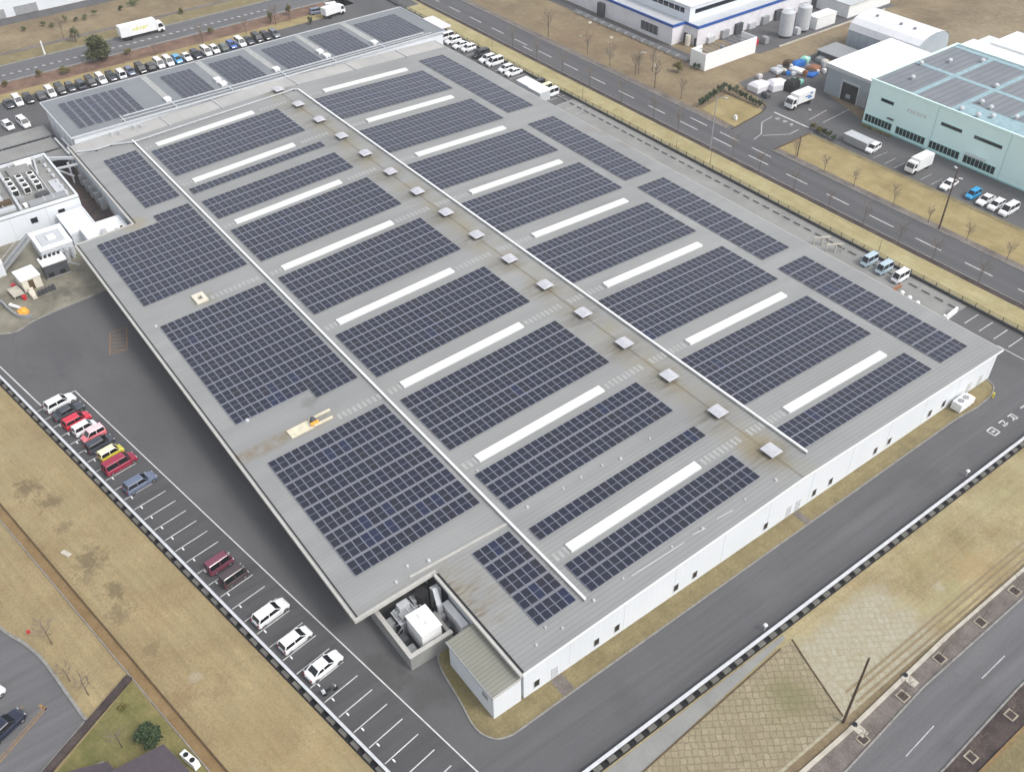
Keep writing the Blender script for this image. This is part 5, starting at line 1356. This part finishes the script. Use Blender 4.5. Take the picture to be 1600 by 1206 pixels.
m = MB(); m.box(-72.0, -70.9, 175.43, 175.5, 2.1, 2.7); B.part(m, 'wall_sign', 'dark')

# --- white shed with open gate
B = BB('white_shed', 'wide white flat-roofed shed with dark open gate, attached left of the mint building', 'shed', -118, 192)
m = MB(); m.box(-125.4, -110.6, 181.3, 203.5, 0, 5.9); B.part(m, 'wall', 'shed_side')
m = MB(); m.prism([(-125.8, 180.9), (-110.5, 180.9), (-110.5, 203.9), (-125.8, 203.9)], 5.91, lambda x, y: 6.5-.02*(x+110), 0, 1); B.part(m, 'roof', ['shed_white', 'grey_light'])
m = MB(); m.box(-120.8, -116.5, 181.22, 181.34, .0, 3.9); g = B.part(m, 'gate', 'dark')
m = MB(); m.box(-121.1, -120.82, 181.12, 181.32, 0, 4.1); m.box(-116.48, -116.2, 181.12, 181.32, 0, 4.1); m.box(-121.1, -116.2, 181.12, 181.32, 4.12, 4.4); m.build('frame', 'grey_light', g)
m = MB(); m.box(-119.4, -118.2, 181.1, 181.21, .8, 1.7); m.build('forklift_lights', 'grey', g)
m = MB(); m.box(-115.6, -113.8, 180.9, 181.3, .2, 3.6); m.box(-113.2, -112.6, 180.8, 181.3, .1, 2.2); m.box(-112.3, -111.7, 180.9, 181.3, .1, 4.0); B.part(m, 'pipe_rack', 'grey')

# --- big white tent hall
B = BB('tent_hall', 'big white gabled tent hall with ribbed grey side, behind the white shed', 'tent hall', -127, 212)
m = MB()
X0, X1, Y0, Y1, ZE, ZR, YR = -137.6, -118.5, 203.9, 216.5, 5.2, 8.6, 209.2
arch = [(Y0, 0), (Y0, ZE)] + [((Y0+Y1)/2-(Y1-Y0)/2*cos(pi*k_/8), ZE+(ZR-ZE)*sin(pi*k_/8)**.8) for k_ in range(1, 8)] + [(Y1, ZE), (Y1, 0)]
for x, st in ((X0, -1), (X1, 1)): m.add([(x, y, z) for y, z in arch], [tuple(range(len(arch)))[::st]])
for (ya, za), (yb, zb) in ((arch[0], arch[1]), (arch[-2], arch[-1])): m.add([(X0, ya, za), (X1, ya, za), (X1, yb, zb), (X0, yb, zb)], [(0, 1, 2, 3)])
B.part(m, 'wall', 'tent_side')
m = MB()
for (ya, za), (yb, zb) in zip(arch[1:-2], arch[2:-1]): m.add([(X0-.1, ya, za+.1), (X1+.1, ya, za+.1), (X1+.1, yb, zb+.1), (X0-.1, yb, zb+.1)], [(0, 1, 2, 3)])
rf = B.part(m, 'roof', 'tarp')
m = MB()
for x in (-133.5, -126.8, -123): m.box(x-.3, x+.3, YR-1.0, YR-.5, 8.3, 9.0)
B.part(m, 'roof_vent', 'grey', rf)
m = MB(); m.box(-138.5, -126.2, 194.5, 201.5, 0, 2.3); m.box(-138.8, -126.0, 194.3, 201.7, 2.3, 2.45, 1)
tag(m.build('grey_shed', ['dark_grey', 'grey']), 'low dark grey shed roof between the yard clutter and the white shed', 'shed')

# --- buildings behind the mint building
B = BB('white_office', 'low white building with dark window bands behind the mint roof, top right', 'building', -108, 226)
m = MB(); m.box(-116.5, -88, 220.2, 231, 0, 3.6); B.part(m, 'wall', 'white_wall')
m = MB(); m.box(-117, -87.5, 219.4, 225, 3.61, 4.1, 0); m.box(-112.5, -87.5, 225.01, 236, 3.61, 4.6, 0); B.part(m, 'roof', 'white')
m = MB()
for x0 in (-114.2, -108.4, -102.4, -96): m.box(x0, x0+4.2, 220.12, 220.2, .6, 3.0)
B.part(m, 'window', 'glass')
m = MB()
t = thing('tyre_row', 'row of dark round drums lined up on white ground behind the mint roof', 'drums', (-100, 212, 0))
for i in range(6):
    d = MB(); d.cyl((0, 0, 0), (0, 0, 1.1), .55, .55, 10); o = d.build('drum', 'dark', t); o.location = (-8.5+2.3*i, 1.6-.1*i, 0)
flat('concrete_apron', [rect(-118, -84, 206, 220)], -.01, 'concrete_pale')

# --- blue-banded works
B = BB('blue_banded_works', 'large white works building with blue roof band and set-back upper storey, top centre', 'factory', -180, 195)
m = MB(); lo = [(-240, 173.4), (-166.9, 173.4), (-166.9, 177.6), (-162.3, 177.6), (-162.3, 225), (-240, 225)]
m.prism(lo, 0, 4.55); B.part(m, 'wall', 'canvas')
m = MB()
pts = [(-240, 173.35), (-166.85, 173.35), (-166.85, 177.55), (-162.25, 177.55), (-162.25, 225)]
for p, q in zip(pts, pts[1:]): 
    d = Vector((q[0]-p[0], q[1]-p[1])).normalized()*.1
    m.bar((p[0]-d.x, p[1]-d.y, 4.75), (q[0]+d.x, q[1]+d.y, 4.75), .3, .62)
B.part(m, 'blue_band', 'blue')
m = MB(); m.prism([(-239.8, 173.7), (-167.2, 173.7), (-167.2, 177.9), (-162.6, 177.9), (-162.6, 224.8), (-239.8, 224.8)], 4.551, 4.62); B.part(m, 'terrace', 'grey_light')
m = MB(); m.box(-240, -166.6, 178.6, 222, 4.621, 8.4); up_ = B.part(m, 'upper_storey', 'white_wall')
m = MB(); m.box(-240.2, -166.3, 178.3, 222.3, 8.401, 8.62); B.part(m, 'roof', 'white')
m = MB(); m.box(-200, -168.5, 178.52, 178.6, 6.4, 7.6); m.box(-166.6, -166.52, 180.5, 196, 6.4, 7.4); m.box(-166.6, -166.52, 199, 215, 6.4, 7.4)
for i in range(16): m.box(-200+2*i-.06, -200+2*i+.06, 178.48, 178.53, 6.4, 7.6, 1)
m2 = B.part(m, 'window', ['glass', 'white'])
m = MB(); m.box(-178.2, -172.0, 173.3, 173.4, 1.0, 3.2); 
for i in range(5): m.box(-178.2+1.5*i, -178.1+1.5*i, 173.24, 173.3, 1.0, 3.2, 1)
B.part(m, 'shutter', ['dark_grey', 'grey'])
m = MB(); m.box(-194.4, -192.2, 172.4, 173.4, 0, 3.4); B.part(m, 'machine_bay', 'dark_grey')
m = MB(); m.cyl((-164.4, 176.6, 0), (-164.4, 176.6, 2.6), .7, .7, 12); B.part(m, 'silo', 'cream')
m = MB(); m.box(-166.5, -165.6, 177.2, 177.6, .2, 2.4); m.box(-162.9, -162.5, 177.2, 177.55, .2, 2.0); B.part(m, 'door', 'dark')
m = MB()
for i, y in enumerate(range(181, 222, 5)): m.box(-162.29, -161.5, y, y+2.4, .1, 1.6+.5*(i % 3), i % 3)
B.part(m, 'wall_unit', ['grey_light', 'grey', 'dark_grey'])
m = MB()
for i in range(3):
    y0 = 168.9+.5*i
    m.bar((-200, y0, .35+.1*i), (-156.9, y0, .35+.1*i), .16, .16, 0)
for i in range(14): m.box(-198+3.1*i, -197.7+3.1*i, 168.6, 170.2, 0, .6, 0)
tag(m.build('pipe_run', 'grey'), 'low grey pipe run on stands along the lane of the blue-banded works', 'pipes')
# walled yard
B = BB('walled_yard', 'tall white screen wall enclosing dark machinery at the edge of the brown field', 'yard wall', -153, 177)
m = MB(); m.box(-155.4, -150.5, 168.4, 168.65, 0, 4.0); m.box(-150.75, -150.5, 168.65, 186, 0, 4.0); m.box(-155.4, -155.15, 168.65, 172, 0, 4.0); m.box(-155.4, -150.8, 185.8, 186.0, 0, 4.0); B.part(m, 'wall', 'shed_white')
m = MB(); m.box(-155.0, -150.9, 168.8, 185.7, 0, 1.2); 
B.part(m, 'plinth', 'dark_grey')
R = random.Random(4); m = MB()
for i in range(15): 
    y = 169.5+i*1.08; x = -152.8+R.uniform(-1, 1); h = R.uniform(1.8, 3.4); m.box(x-.35, x+.35, y-.3, y+.3, 1.2, h)
for i in range(9): y = 171+1.6*i; m.bar((-154.8, y, 3.6), (-151, y, 3.5), .14, .14)
B.part(m, 'machinery', 'grey')
for i, (x, y) in enumerate(((-153.0, 199.8), (-153.0, 206.2))):
    t = thing('storage_silo', 'tall pale grey silo, %s' % ('closer to the white screen wall' if i == 0 else 'farther from the white screen wall'), 'silo', (x, y, 0), 0, 'pale grey silos at the works')
    m = MB(); m.cyl((0, 0, .6), (0, 0, 6.2), 1.75, 1.75, 20); m.cyl((0, 0, 6.2), (0, 0, 6.7), 1.75, .7, 20); m.build('vessel', 'grey_light', t)
    m = MB()
    for k_ in range(4): m.box(1.5*cos(k_*1.57)-.12, 1.5*cos(k_*1.57)+.12, 1.5*sin(k_*1.57)-.12, 1.5*sin(k_*1.57)+.12, 0, .7)
    m.build('leg', 'dark_grey', t)
m = MB(); m.box(-154.0, -150.9, 209.2, 216.8, 0, 2.9); m.box(-154.1, -150.8, 209.1, 216.9, 2.9, 3.05)
tag(m.build('container_cabin', 'white'), 'white box cabin behind the two silos, beside the pale kerb', 'cabin')
m = MB(); m.box(-162, -151, 222, 240, 0, 3.4, 1); m.box(-162.4, -150.6, 221.6, 240.4, 3.4, 3.6, 0)
tag(m.build('low_hall', ['grey_light', 'white']), 'low hall with pale grey roof at the top edge beyond the white box cabin', 'hall')
for i, (x, y, mt, l) in enumerate([(-155.5, 214, 'blue_sheet', 'blue crate stack in the works yard behind the silos'), (-156.0, 211.5, 'yellow', 'yellow crate beside the blue crates behind the silos'), (-153.2, 192.5, 'grey', 'grey bin at the end of the white screen wall'), (-154.2, 189.6, 'red', 'red machine with dark base behind the white screen wall'), (-152.2, 203.3, 'grey_light', 'small pale cabinet standing between the two silos')]):
    m = MB(); m.box(-.8, .8, -.7, .7, .1, 1.3); m.box(-.7, .7, -.6, .6, 1.3, 1.7); m.box(-.7, -.5, -.7, .7, 0, .1); m.box(.5, .7, -.7, .7, 0, .1)
    o = m.build('crate', mt); o.location = (x, y, 0); tag(o, l, 'crate')

# --- goods in the entrance yard
for i, (x, y, sx, sy, h, mt, l) in enumerate([(-135.3, 170.6, 1.6, 2.2, 2.0, 'canvas', 'white wrapped load by the hedge, closest to the square golden lawn'), (-133.2, 174.2, 1.6, 2.2, 2.2, 'canvas', 'white wrapped load between the first white load and the dark tipper box'),
        (-131.0, 176.6, 1.3, 1.9, 2.3, 'dark', 'black skip box beside the delivery truck'), (-132.2, 179.6, 1.3, 1.6, 1.1, 'aqua', 'mint-coloured covered pile behind the black skip box'),
        (-140.2, 186.3, .9, .9, 1.5, 'brown', 'brown heap at the field edge, end of the yard clutter'), (-138.4, 187.8, .7, 1.6, 1.6, 'blue_sheet', 'blue tarpaulin covered stack near the field edge'), (-139.4, 191.4, 1.0, 1.0, 1.2, 'ice', 'pale blue covered stack behind the blue tarpaulin'),
        (-136.6, 185.4, 1.7, 1.0, .9, 'white', 'white sheeted pile in the middle of the yard clutter'), (-133.0, 186.2, 1.0, 1.5, .8, 'blue_sheet', 'blue sheeted low pile facing the white shed'), (-134.6, 188.8, 1.2, 1.2, 1.3, 'wood', 'brown pallets stacked in the yard clutter'),
        (-134.9, 193.2, .7, .7, 1.5, 'cream', 'cream coloured drum stack next to the white shed corner'), (-130.9, 190.5, .6, .8, 1.3, 'dark', 'dark bin beside the white shed wall'), (-136.6, 194.6, 1.3, 1.3, 1.4, 'grey', 'grey covered stack by the low dark shed'),
        (-139.6, 175.5, .5, .6, 1.1, 'pink', 'pinkish bin beside the white wrapped loads'), (-139.4, 181.3, 1.3, 1.0, 1.0, 'grey_light', 'pale heap between field edge and mint-coloured pile'), (-131.6, 168.8, 1.0, .6, 1.3, 'dark_grey', 'dark cage trolley at the hedge end by the truck')]):
    if mt == 'ice': mt = 'aqua'
    t = thing('covered_load' if mt in ('canvas', 'white', 'aqua', 'blue_sheet') else 'stack', l, 'load', (x, y, 0), R.uniform(-.3, .3))
    m = MB(); m.prism([(-sx, -sy), (sx, -sy), (sx, sy), (-sx, sy)], .12, h*.7); m.add([(-sx, -sy, h*.7), (sx, -sy, h*.7), (sx, sy, h*.7), (-sx, sy, h*.7), (-sx*.7, -sy*.6, h), (sx*.65, -sy*.7, h*.95), (sx*.7, sy*.7, h), (-sx*.6, sy*.65, h*.93)], [(4,5,6,7),(0,1,5,4),(1,2,6,5),(2,3,7,6),(3,0,4,7)])
    m.build('cover', mt, t)
    m = MB()
    for k_ in (-.7, 0, .7): m.box(sx*k_-.08, sx*k_+.08, -sy, sy, 0, .119)
    m.build('pallet', 'wood', t)
cl = ['white', 'grey', 'blue_sheet', 'wood', 'grey_light', 'dark_grey', 'brown', 'white', 'cream']
for i in range(26):
    x, y = R.uniform(-140.5, -131.5), R.uniform(178, 199)
    if x > -134 and y > 191: x -= 5
    w_, h_ = R.uniform(.3, .75), R.uniform(.4, 1.3)
    m = MB(); m.box(-w_, w_, -.4, .4, .1, h_); m.box(-w_*.8, w_*.7, -.3, .35, h_, h_+.15); m.box(-w_, w_, -.38, -.25, 0, .1); m.box(-w_, w_, .25, .38, 0, .1)
    o = m.build('crate', cl[i % 9]); o.location = (x, y, 0); o.rotation_euler = (0, 0, R.uniform(0, 3)); tag(o, 'small odd crate in the clutter between the brown field and the white shed', 'crate', 'small crates in the yard clutter')
t = thing('container', 'grey container box lying beside the loose hedge in front of the mint building', 'container', (-104.2, 166.3, 0), -.02)
m = MB(); m.box(-2.9, 2.9, -1.2, 1.2, .1, 1.7); m.build('body', 'grey', t)
m = MB(); m.box(-3.0, 3.0, -1.3, 1.3, 1.7, 1.82); m.build('roof', 'grey_light', t)
m = MB(); stroke(m, (-98.6, 164), (-98.4, 168.5), .14); 
for x in (-95.7, -93.4, -87.3, -84.9): stroke(m, (x, 164.0), (x, 167.6), .14)
structure('road_marking', m, 'line_worn')

# --- plant on the left
B = BB('plant_building', 'white flat plant building with rooftop cooling units at the left picture edge', 'building', -186, 18)
m = MB(); m.box(-196.2, -175.4, -10, 28.8, 0, 4.6); B.part(m, 'wall', 'white_wall')
m = MB(); parapet_roof(m, -196.2, -175.4, -10, 28.8, 4.75, .35, .45, 0, 1); rf = B.part(m, 'roof', ['concrete', 'white_wall'])
m = MB(); m.box(-193.5, -189.8, 20.6, 24.6, 4.76, 5.5); B.part(m, 'roof_pad', 'concrete', rf)
cu = MB(); cu.box(-.75, .75, -.6, .6, .15, 1.5, 0); cu.cyl((0, 0, 1.5), (0, 0, 1.62), .48, .48, 12, 1); cu.box(.755, .77, -.5, .5, .3, 1.3, 1)
cme = cu.mesh('cooling_unit', ['white', 'dark'])
for i in range(3):
    for j in range(3): obj('cooling_unit', cme, rf, (-187.2+2.2*j, 19.6+2.1*i, 4.75))
m = MB(); m.bar((-195, 19.4, 5.3), (-176.2, 18.8, 5.2), .5, .35, 0); m.bar((-195, 26.4, 5.3), (-188, 25.2, 5.3), .35, .3); m.bar((-195, 21.5, 5.3), (-189, 21.3, 5.3), .3, .3)
for i in range(7): m.bar((-194+2.6*i, 27.4, 5.1), (-193.2+2.6*i, 27.4, 5.1), .5, .5)
B.part(m, 'roof_duct', 'grey_light', rf)
for (x0, x1, y0, y1, h_, mt) in ((-194.6, -193.4, 22.6, 25.6, 1.1, 'white'), (-192.8, -191.4, 14.5, 18, .9, 'grey_light'), (-189.4, -188.2, 14.5, 17.5, 1.2, 'white'), (-186, -184.6, 15, 17.6, .8, 'grey'), (-183, -181.2, 14, 17, 1.0, 'grey_light'), (-180.5, -179.5, 19.4, 20.4, .8, 'grey'),
        (-193.9, -192.9, 27, 28, .7, 'grey'), (-180.6, -179.2, 22.4, 24.6, .5, 'dark_grey'), (-181.4, -180.2, 15.2, 18.2, .6, 'brown'), (-178.6, -177.4, 14.4, 18.2, .5, 'grey_light'), (-178, -177, 19.6, 20.2, .6, 'white')):
    pieces('roof_unit', mt, rf, [mk(lambda q: (q.box(x0, x1, y0, y1, 4.85, 4.75+h_), q.box(x0+.1, x1-.1, y0+.1, y1-.1, 4.75, 4.85), q.box(x0-.05, x1+.05, y0-.05, y1+.05, 4.75+h_, 4.8+h_)))])
for y in (15.3, 16.6, 23.6, 25.2): pieces('roof_pipe', 'grey_light', rf, [mk(lambda q: q.bar((-195, y, 5.05), (-177, y-.2, 5.05), .14, .14))])
m = MB(); m.box(-178.8, -176.6, 20.5, 27.2, 4.76, 5.1); m.box(-184.4, -177.0, 25.9, 27.6, 4.77, 5.0, 1); B.part(m, 'grating', ['grey', 'grey_light'], rf)
m = MB()
for y in (19.5, 24.5): m.box(-175.36, -175.3, y, y+1.2, 2.4, 3.4)
B.part(m, 'window', 'glass')
m = MB()
for y in (-4, 3, 10, 16.2, 22.6): m.box(-175.399, -175.37, y-.03, y+.03, .2, 4.5)
B.part(m, 'cladding_joint', 'grey_light')
B = BB('lean_to', 'white low lean-to block between plant building and factory wing', 'building', -168, 26)
m = MB(); m.box(-174.6, -166.2, 23.9, 28.6, 0, 2.6); m.box(-166.18, -158.4, 25.6, 32.6, 0, 3.3); B.part(m, 'wall', 'white_wall')
m = MB(); parapet_roof(m, -174.7, -166.1, 23.8, 28.7, 2.8, .2, .22); parapet_roof(m, -166.08, -158.2, 25.5, 32.8, 3.52, .25, .25); rf = B.part(m, 'roof', ['white', 'white_wall'])
m = MB(); m.box(-161.6, -161.0, 28.0, 29, 3.5, 4.6, 0); m.box(-160.4, -160.0, 30.2, 30.8, 3.5, 4.4, 1); m.cyl((-160.9, 31.6, 3.5), (-160.9, 31.6, 4.3), .25, .25, 8, 1); B.part(m, 'roof_unit', ['grey_light', 'brown'], rf)
B = BB('machine_house', 'white machine house with grating roof and pipework beside the plant building', 'machine house', -166, 20)
m = MB(); m.box(-171.6, -164.2, 17.9, 23.4, 0, 2.6); B.part(m, 'wall', 'white_wall')
m = MB(); m.box(-171.7, -164.1, 17.8, 23.5, 2.6, 2.75); m.box(-169.8, -165.4, 18.6, 22.6, 2.76, 2.95, 1); m.box(-168.2, -166.6, 20, 21.4, 2.96, 3.2, 0); rf = B.part(m, 'roof', ['white', 'grey_light'])
m = MB()
for i in range(6): m.bar((-163.9, 17.8+.8*i, 2.2), (-162.2, 17.9+.8*i, 2.4), .2, .2)
m.cyl((-162.8, 21.6, 0), (-162.8, 21.6, 3.0), .35, .35, 10); m.cyl((-163.2, 22.7, 0), (-163.2, 22.7, 2.4), .3, .3, 10); m.bar((-164, 18, 1.6), (-158, 22.4, 1.4), .14, .14)
B.part(m, 'pipework', 'grey_light')
t = thing('chiller', 'grey chiller with white top edge standing on the stained concrete yard by the factory wing', 'chiller', (-160.4, 18.8, 0))
m = MB(); m.box(-1.6, 1.4, -2.1, 1.9, .25, 2.7); m.build('casing', 'dark_grey', t)
m = MB(); m.box(.5, 1.55, -2.2, 2.0, 2.7, 3.0); m.box(-1.65, .49, -2.2, 2.0, 2.7, 2.82); m.build('cover', 'white', t)
m = MB()
for y in (-1.2, .7): m.box(1.38, 1.44, y-.45, y+.45, .35, 1.1)
m.build('vent', 'dark', t)
m = MB(); m.box(-1.6, 1.5, -2.15, 1.95, 0, .249); m.build('base', 'concrete', t)
m = MB()
for i in range(5): m.cyl((-1.1, -1.6+.75*i, 2.82), (-1.1, -1.6+.75*i, 3.2), .25, .25, 10)
m.build('fan', 'dark', t)
t = thing('cabin', 'square white-topped cabin on the stained concrete yard, left of the chiller', 'cabin', (-159.3, 13.9, 0), .09)
m = MB(); m.box(-1.9, 1.9, -1.55, 1.55, .1, 2.35); m.build('wall', 'cream', t)
m = MB(); m.box(-2.05, 2.05, -1.7, 1.7, 2.35, 2.5); m.build('roof', 'white', t)
m = MB(); m.box(1.9, 1.94, -.6, .3, .2, 2.1); m.build('door', 'brown', t)
t = thing('external_stair', 'grey steel stair climbing along the plant building wall', 'stair', (-169, 14.4, 0))
m = MB()
P0, P1 = Vector((2.1, -3.1, .3)), Vector((2.1, 2.9, 4.75)); dd = (P1-P0); sd_ = Vector((-dd.y, dd.x, 0)).normalized()
for k_ in (-.85, .85): m.bar(P0+sd_*k_, P1+sd_*k_, .1, .5)
m.build('stringer', 'grey', t)
m = MB()
for i in range(20): q = P0+dd*((i+.5)/20); m.bar(q-sd_*.8, q+sd_*.8, .42, .06)
m.build('tread', 'grey', t)
m = MB()
for k_ in (-.9, .9): m.bar(P0+sd_*k_+Vector((0, 0, 1.0)), P1+sd_*k_+Vector((0, 0, 1.0)), .07, .07)
m.build('handrail', 'grey_light', t)
B = BB('side_block', 'plain white block below the steel stair at the left picture edge', 'building', -172, 6)
m = MB(); m.box(-175.2, -165.0, -6, 11.5, 0, 2.5); B.part(m, 'wall', 'white_wall')
m = MB(); m.box(-175.3, -164.9, -6.1, 11.6, 2.5, 2.65); B.part(m, 'roof', 'white')
# goods on the stained concrete
m = MB(); m.box(-1.6, 1.6, -.9, .9, .55, .7); 
for x in (-1.4, 1.3):
    for y in (-.8, .7): m.box(x, x+.1, y, y+.1, 0, .55)
o = m.build('work_table', 'concrete_pale'); o.location = (-157.9, 11.2, 0); o.rotation_euler = (0, 0, .1); tag(o, 'long pale table with small red bins on the stained concrete yard', 'table')
for i, (x, y) in enumerate(((-155.6, 11.9), (-160.2, 11.4))):
    m = MB(); m.cyl((0, 0, 0), (0, 0, .7), .32, .36, 10); m.cyl((0, 0, .7), (0, 0, .76), .38, .38, 10); o = m.build('bin', 'red'); o.location = (x, y, 0); tag(o, ('red bin at the near end of the pale table' if i == 0 else 'red bin at the far end of the pale table by the cabin'), 'bin')
m = MB(); m.box(-.5, .5, -.45, .45, 0, .8); m.box(.6, 1.3, -.3, .4, 0, .6); m.box(-1.2, -.6, -.2, .5, 0, .9); o = m.build('crate_stack', 'cream'); o.location = (-155.9, 13.3, 0); tag(o, 'cream crates in front of the square cabin', 'crates')
for i in range(5):
    m = MB(); m.cyl((0, 0, 0), (0, 0, .9), .28, .28, 10); m.cyl((0, 0, .9), (0, 0, .93), .24, .24, 10); o = m.build('drum', 'dark_grey'); o.location = (-155.2-.1*i, 14.3+.62*i, 0)
    tag(o, 'dark oil drum in the short row beside the cabin, %s from the cream crates' % ORDL[i], 'drum', 'dark drums beside the cabin')
m = MB(); m.dome(0, 0, 0, 1.0, .8, .9, 12, 4); m.box(-.5, 1.2, -.9, -.4, 0, .5); o = m.build('covered_heap', 'orange'); o.location = (-151.9, 10.7, 0); tag(o, 'heap under a bright orange sheet at the curved kerb', 'heap')
m = MB(); m.cyl((-.9, 0, .3), (.9, 0, .3), .3, .3, 12); m.box(-1.4, -1.0, -.3, .3, 0, .5); o = m.build('gas_cylinder', 'white'); o.location = (-153.9, 10.0, 0); o.rotation_euler = (0, 0, .5); tag(o, 'white cylinder lying beside the orange heap', 'cylinder')
m = MB()
cw = smooth([(-163, 4.9), (-158.4, 7.6), (-156.3, 8.5), (-153.4, 8.9), (-150.6, 9.7), (-149.3, 11.4)])
for p, q in zip(cw, cw[1:]): m.bar((*p, .35), (*q, .35), .25, .7)
tag(m.build('retaining_wall', 'grey'), 'curved grey low wall around the orange heap at the left edge', 'wall')
# gap between plant and factory: pipe bridge
t = thing('pipe_bridge', 'pale pipe bridge crossing the dark gap between plant building and factory', 'pipes', (-191, 30.5, 0))
pieces('pipe', 'grey_light', t, [mk(lambda q: q.bar((-5, -3, 4.4), (.5, 2.7, 5.0), .5, .5)), mk(lambda q: q.bar((1, -1.5, 4.2), (2.5, 2.5, 4.6), .35, .35)), mk(lambda q: q.bar((-3, -1.3, 2.4), (2, 1, 2.2), .3, .3)), mk(lambda q: q.cyl((.2, 1, 0), (.2, 1, 4.4), .2, .2, 8))])
for i in range(5):
    m = MB(); m.box(-.4, .4, -.5, .5, .2, 2.2); m.box(-.42, .42, -.52, .52, 2.2, 2.28); m.box(-.35, .35, -.45, .45, 0, .2)
    o = m.build('electrical_cabinet', 'grey'); o.location = (-188.6+3*i, 32.7, 0)
    tag(o, 'grey cabinet against the factory wall in the dark gap, %s from the pipe bridge' % ORDL[i], 'cabinet', 'grey cabinets in the dark gap')
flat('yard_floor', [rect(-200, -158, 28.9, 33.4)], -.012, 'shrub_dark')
# bike canopies at far left
for i, (x0, x1, y0, y1, l) in enumerate([(-215.0, -209.4, 18, 33.4, 'flat grey canopy in the left yard, farthest of three'), (-208.2, -202.6, 18, 33.0, 'flat grey canopy in the left yard, middle of three'), (-201.6, -197.4, 20, 33.4, 'flat grey canopy in the left yard, closest to the plant building')]):
    t = thing('canopy', l, 'canopy', ((x0+x1)/2, (y0+y1)/2, 0), 0, 'flat canopies in the left yard')
    a_, b_ = (x1-x0)/2, (y1-y0)/2
    m = MB(); m.box(-a_, a_, -b_, b_, 2.5, 2.62, 0); m.box(a_-.12, a_+.03, -b_, b_, 2.42, 2.72, 1)
    for k_ in range(5): m.box(-a_, a_, -b_+b_*2*k_/5-.05, -b_+b_*2*k_/5+.05, 2.62, 2.66, 1)
    m.build('roof', ['concrete', 'grey'], t)
    pm2 = MB(); pm2.box(-.06, .06, -.06, .06, 0, 2.49); pme2 = pm2.mesh('post', 'grey_light')
    for px_ in (-a_+.3, a_-.3):
        for k_ in range(4): obj('post', pme2, t, (px_, -b_+.4+(2*b_-.8)*k_/3, 0))
m = MB(); m.box(-206.8, -196.8, 33.5, 33.7, 0, 2.6); m.bar((-206, 33.2, 3.2), (-197, 33.4, 3.2), .4, .1); m.bar((-203, 34.0, 4.2), (-196, 34.1, 4.2), .3, .1)
tag(m.build('screen_wall', 'white'), 'white slatted screen between canopies and rear hall end wall', 'screen')

# --- white sheds, canopy along the right side
for i, (x0, x1, y0, y1, l) in enumerate([(-170.4, -166.0, 127.2, 130.2, 'white shed roof wedged between factory and parked black kei van, farther half'), (-165.8, -161.2, 127.0, 130.2, 'white shed roof next to the white kei van, nearer half')]):
    t = thing('white_shed', l, 'shed', ((x0+x1)/2, (y0+y1)/2, 0), 0, 'white shed roofs beside the factory')
    a_, b_ = (x1-x0)/2, (y1-y0)/2
    m = MB(); m.box(-a_+.15, a_-.15, -b_+.15, b_-.15, 0, 2.2); m.build('wall', 'grey_light', t)
    m = MB(); m.prism([(-a_, -b_), (a_, -b_), (a_, b_), (-a_, b_)], 2.201, lambda x, y: 2.4+.08*y); m.build('roof', 'white', t)
t = thing('tent_canopy', 'whitish canvas canopy at the far right corner of the rear hall', 'canopy', (-211.5, 131.2, 0))
m = MB(); m.prism([(-4.6, -2.9), (4.2, -2.6), (4.2, 2.9), (-4.6, 3.1)], 2.3, lambda x, y: 2.55+.5*(1-abs(y)/3)); m.build('cover', 'canvas', t)
pm3 = MB(); pm3.box(-.06, .06, -.06, .06, 0, 2.3); pme3 = pm3.mesh('post', 'grey_light')
for x in (-4.2, 0, 3.9):
    for y in (-2.4, 2.5): obj('post', pme3, t, (x, y, 0))

# --- far white warehouse
B = BB('warehouse', 'huge plain white warehouse at the upper left corner beyond the avenue', 'warehouse', -330, 20)
m = MB(); m.box(-380, -294.8, -60, 72, 0, 10); B.part(m, 'wall', 'white_wall')
m = MB(); m.box(-380.3, -294.5, -60.3, 72.3, 10.001, 10.4); B.part(m, 'roof', 'white')
m = MB()
for i in range(9): m.box(-294.79, -294.6, -20+8.6*i, -14+8.6*i, .1, 2.4)
B.part(m, 'loading_door', 'grey')
# --- house roof at the lower left
B = BB('house', 'dark purplish-grey roofed house cut by the lower picture edge', 'house', -59.5, -4)
m = MB(); m.prism([(-61.3, -8), (-57.5, -8), (-57.5, .5), (-61.3, -.2)], 0, 2.6); m.prism([(-65.0, -9), (-61.5, -9), (-61.5, -4.6), (-64.2, -5.4)], 0, 2.3); B.part(m, 'wall', 'concrete')
m = MB(); m.prism([(-61.9, -9), (-56.8, -9), (-57.6, 1.2), (-61.8, .2)], 2.6, lambda x, y: 3.0+.1*(-y)); m.prism([(-65.4, -9.4), (-61.91, -9.4), (-61.91, -4.7), (-63.7, -5.0)], 2.3, 2.6); B.part(m, 'roof', 'roof_dark')
t = thing('air_conditioner', 'white twin-fan outdoor unit beside the dark roofed house', 'air unit', (-60.0, 1.75, 0), .3)
m = MB(); m.box(-1.1, 1.1, -.35, .35, .1, 1.2); m.build('casing', 'white', t)
m = MB()
for x in (-.5, .5): m.cyl((x, 0, 1.2), (x, 0, 1.24), .28, .28, 12)
m.build('fan', 'dark', t)

# ------------------------------------------------------------------ air
m = MB(); m.box(-700, 60, -160, 700, -1.2, 97)
hz = bpy.data.materials.new('haze_mat'); hz.use_nodes = True
t_ = hz.node_tree; t_.nodes.remove(t_.nodes['Principled BSDF'])
pv = t_.nodes.new('ShaderNodeVolumePrincipled')
pv.inputs['Color'].default_value = (.95, .96, .98, 1); pv.inputs['Density'].default_value = .00032; pv.inputs['Anisotropy'].default_value = .2
t_.links.new(pv.outputs[0], t_.nodes['Material Output'].inputs['Volume'])
tag(m.build('haze', hz), kind='stuff')
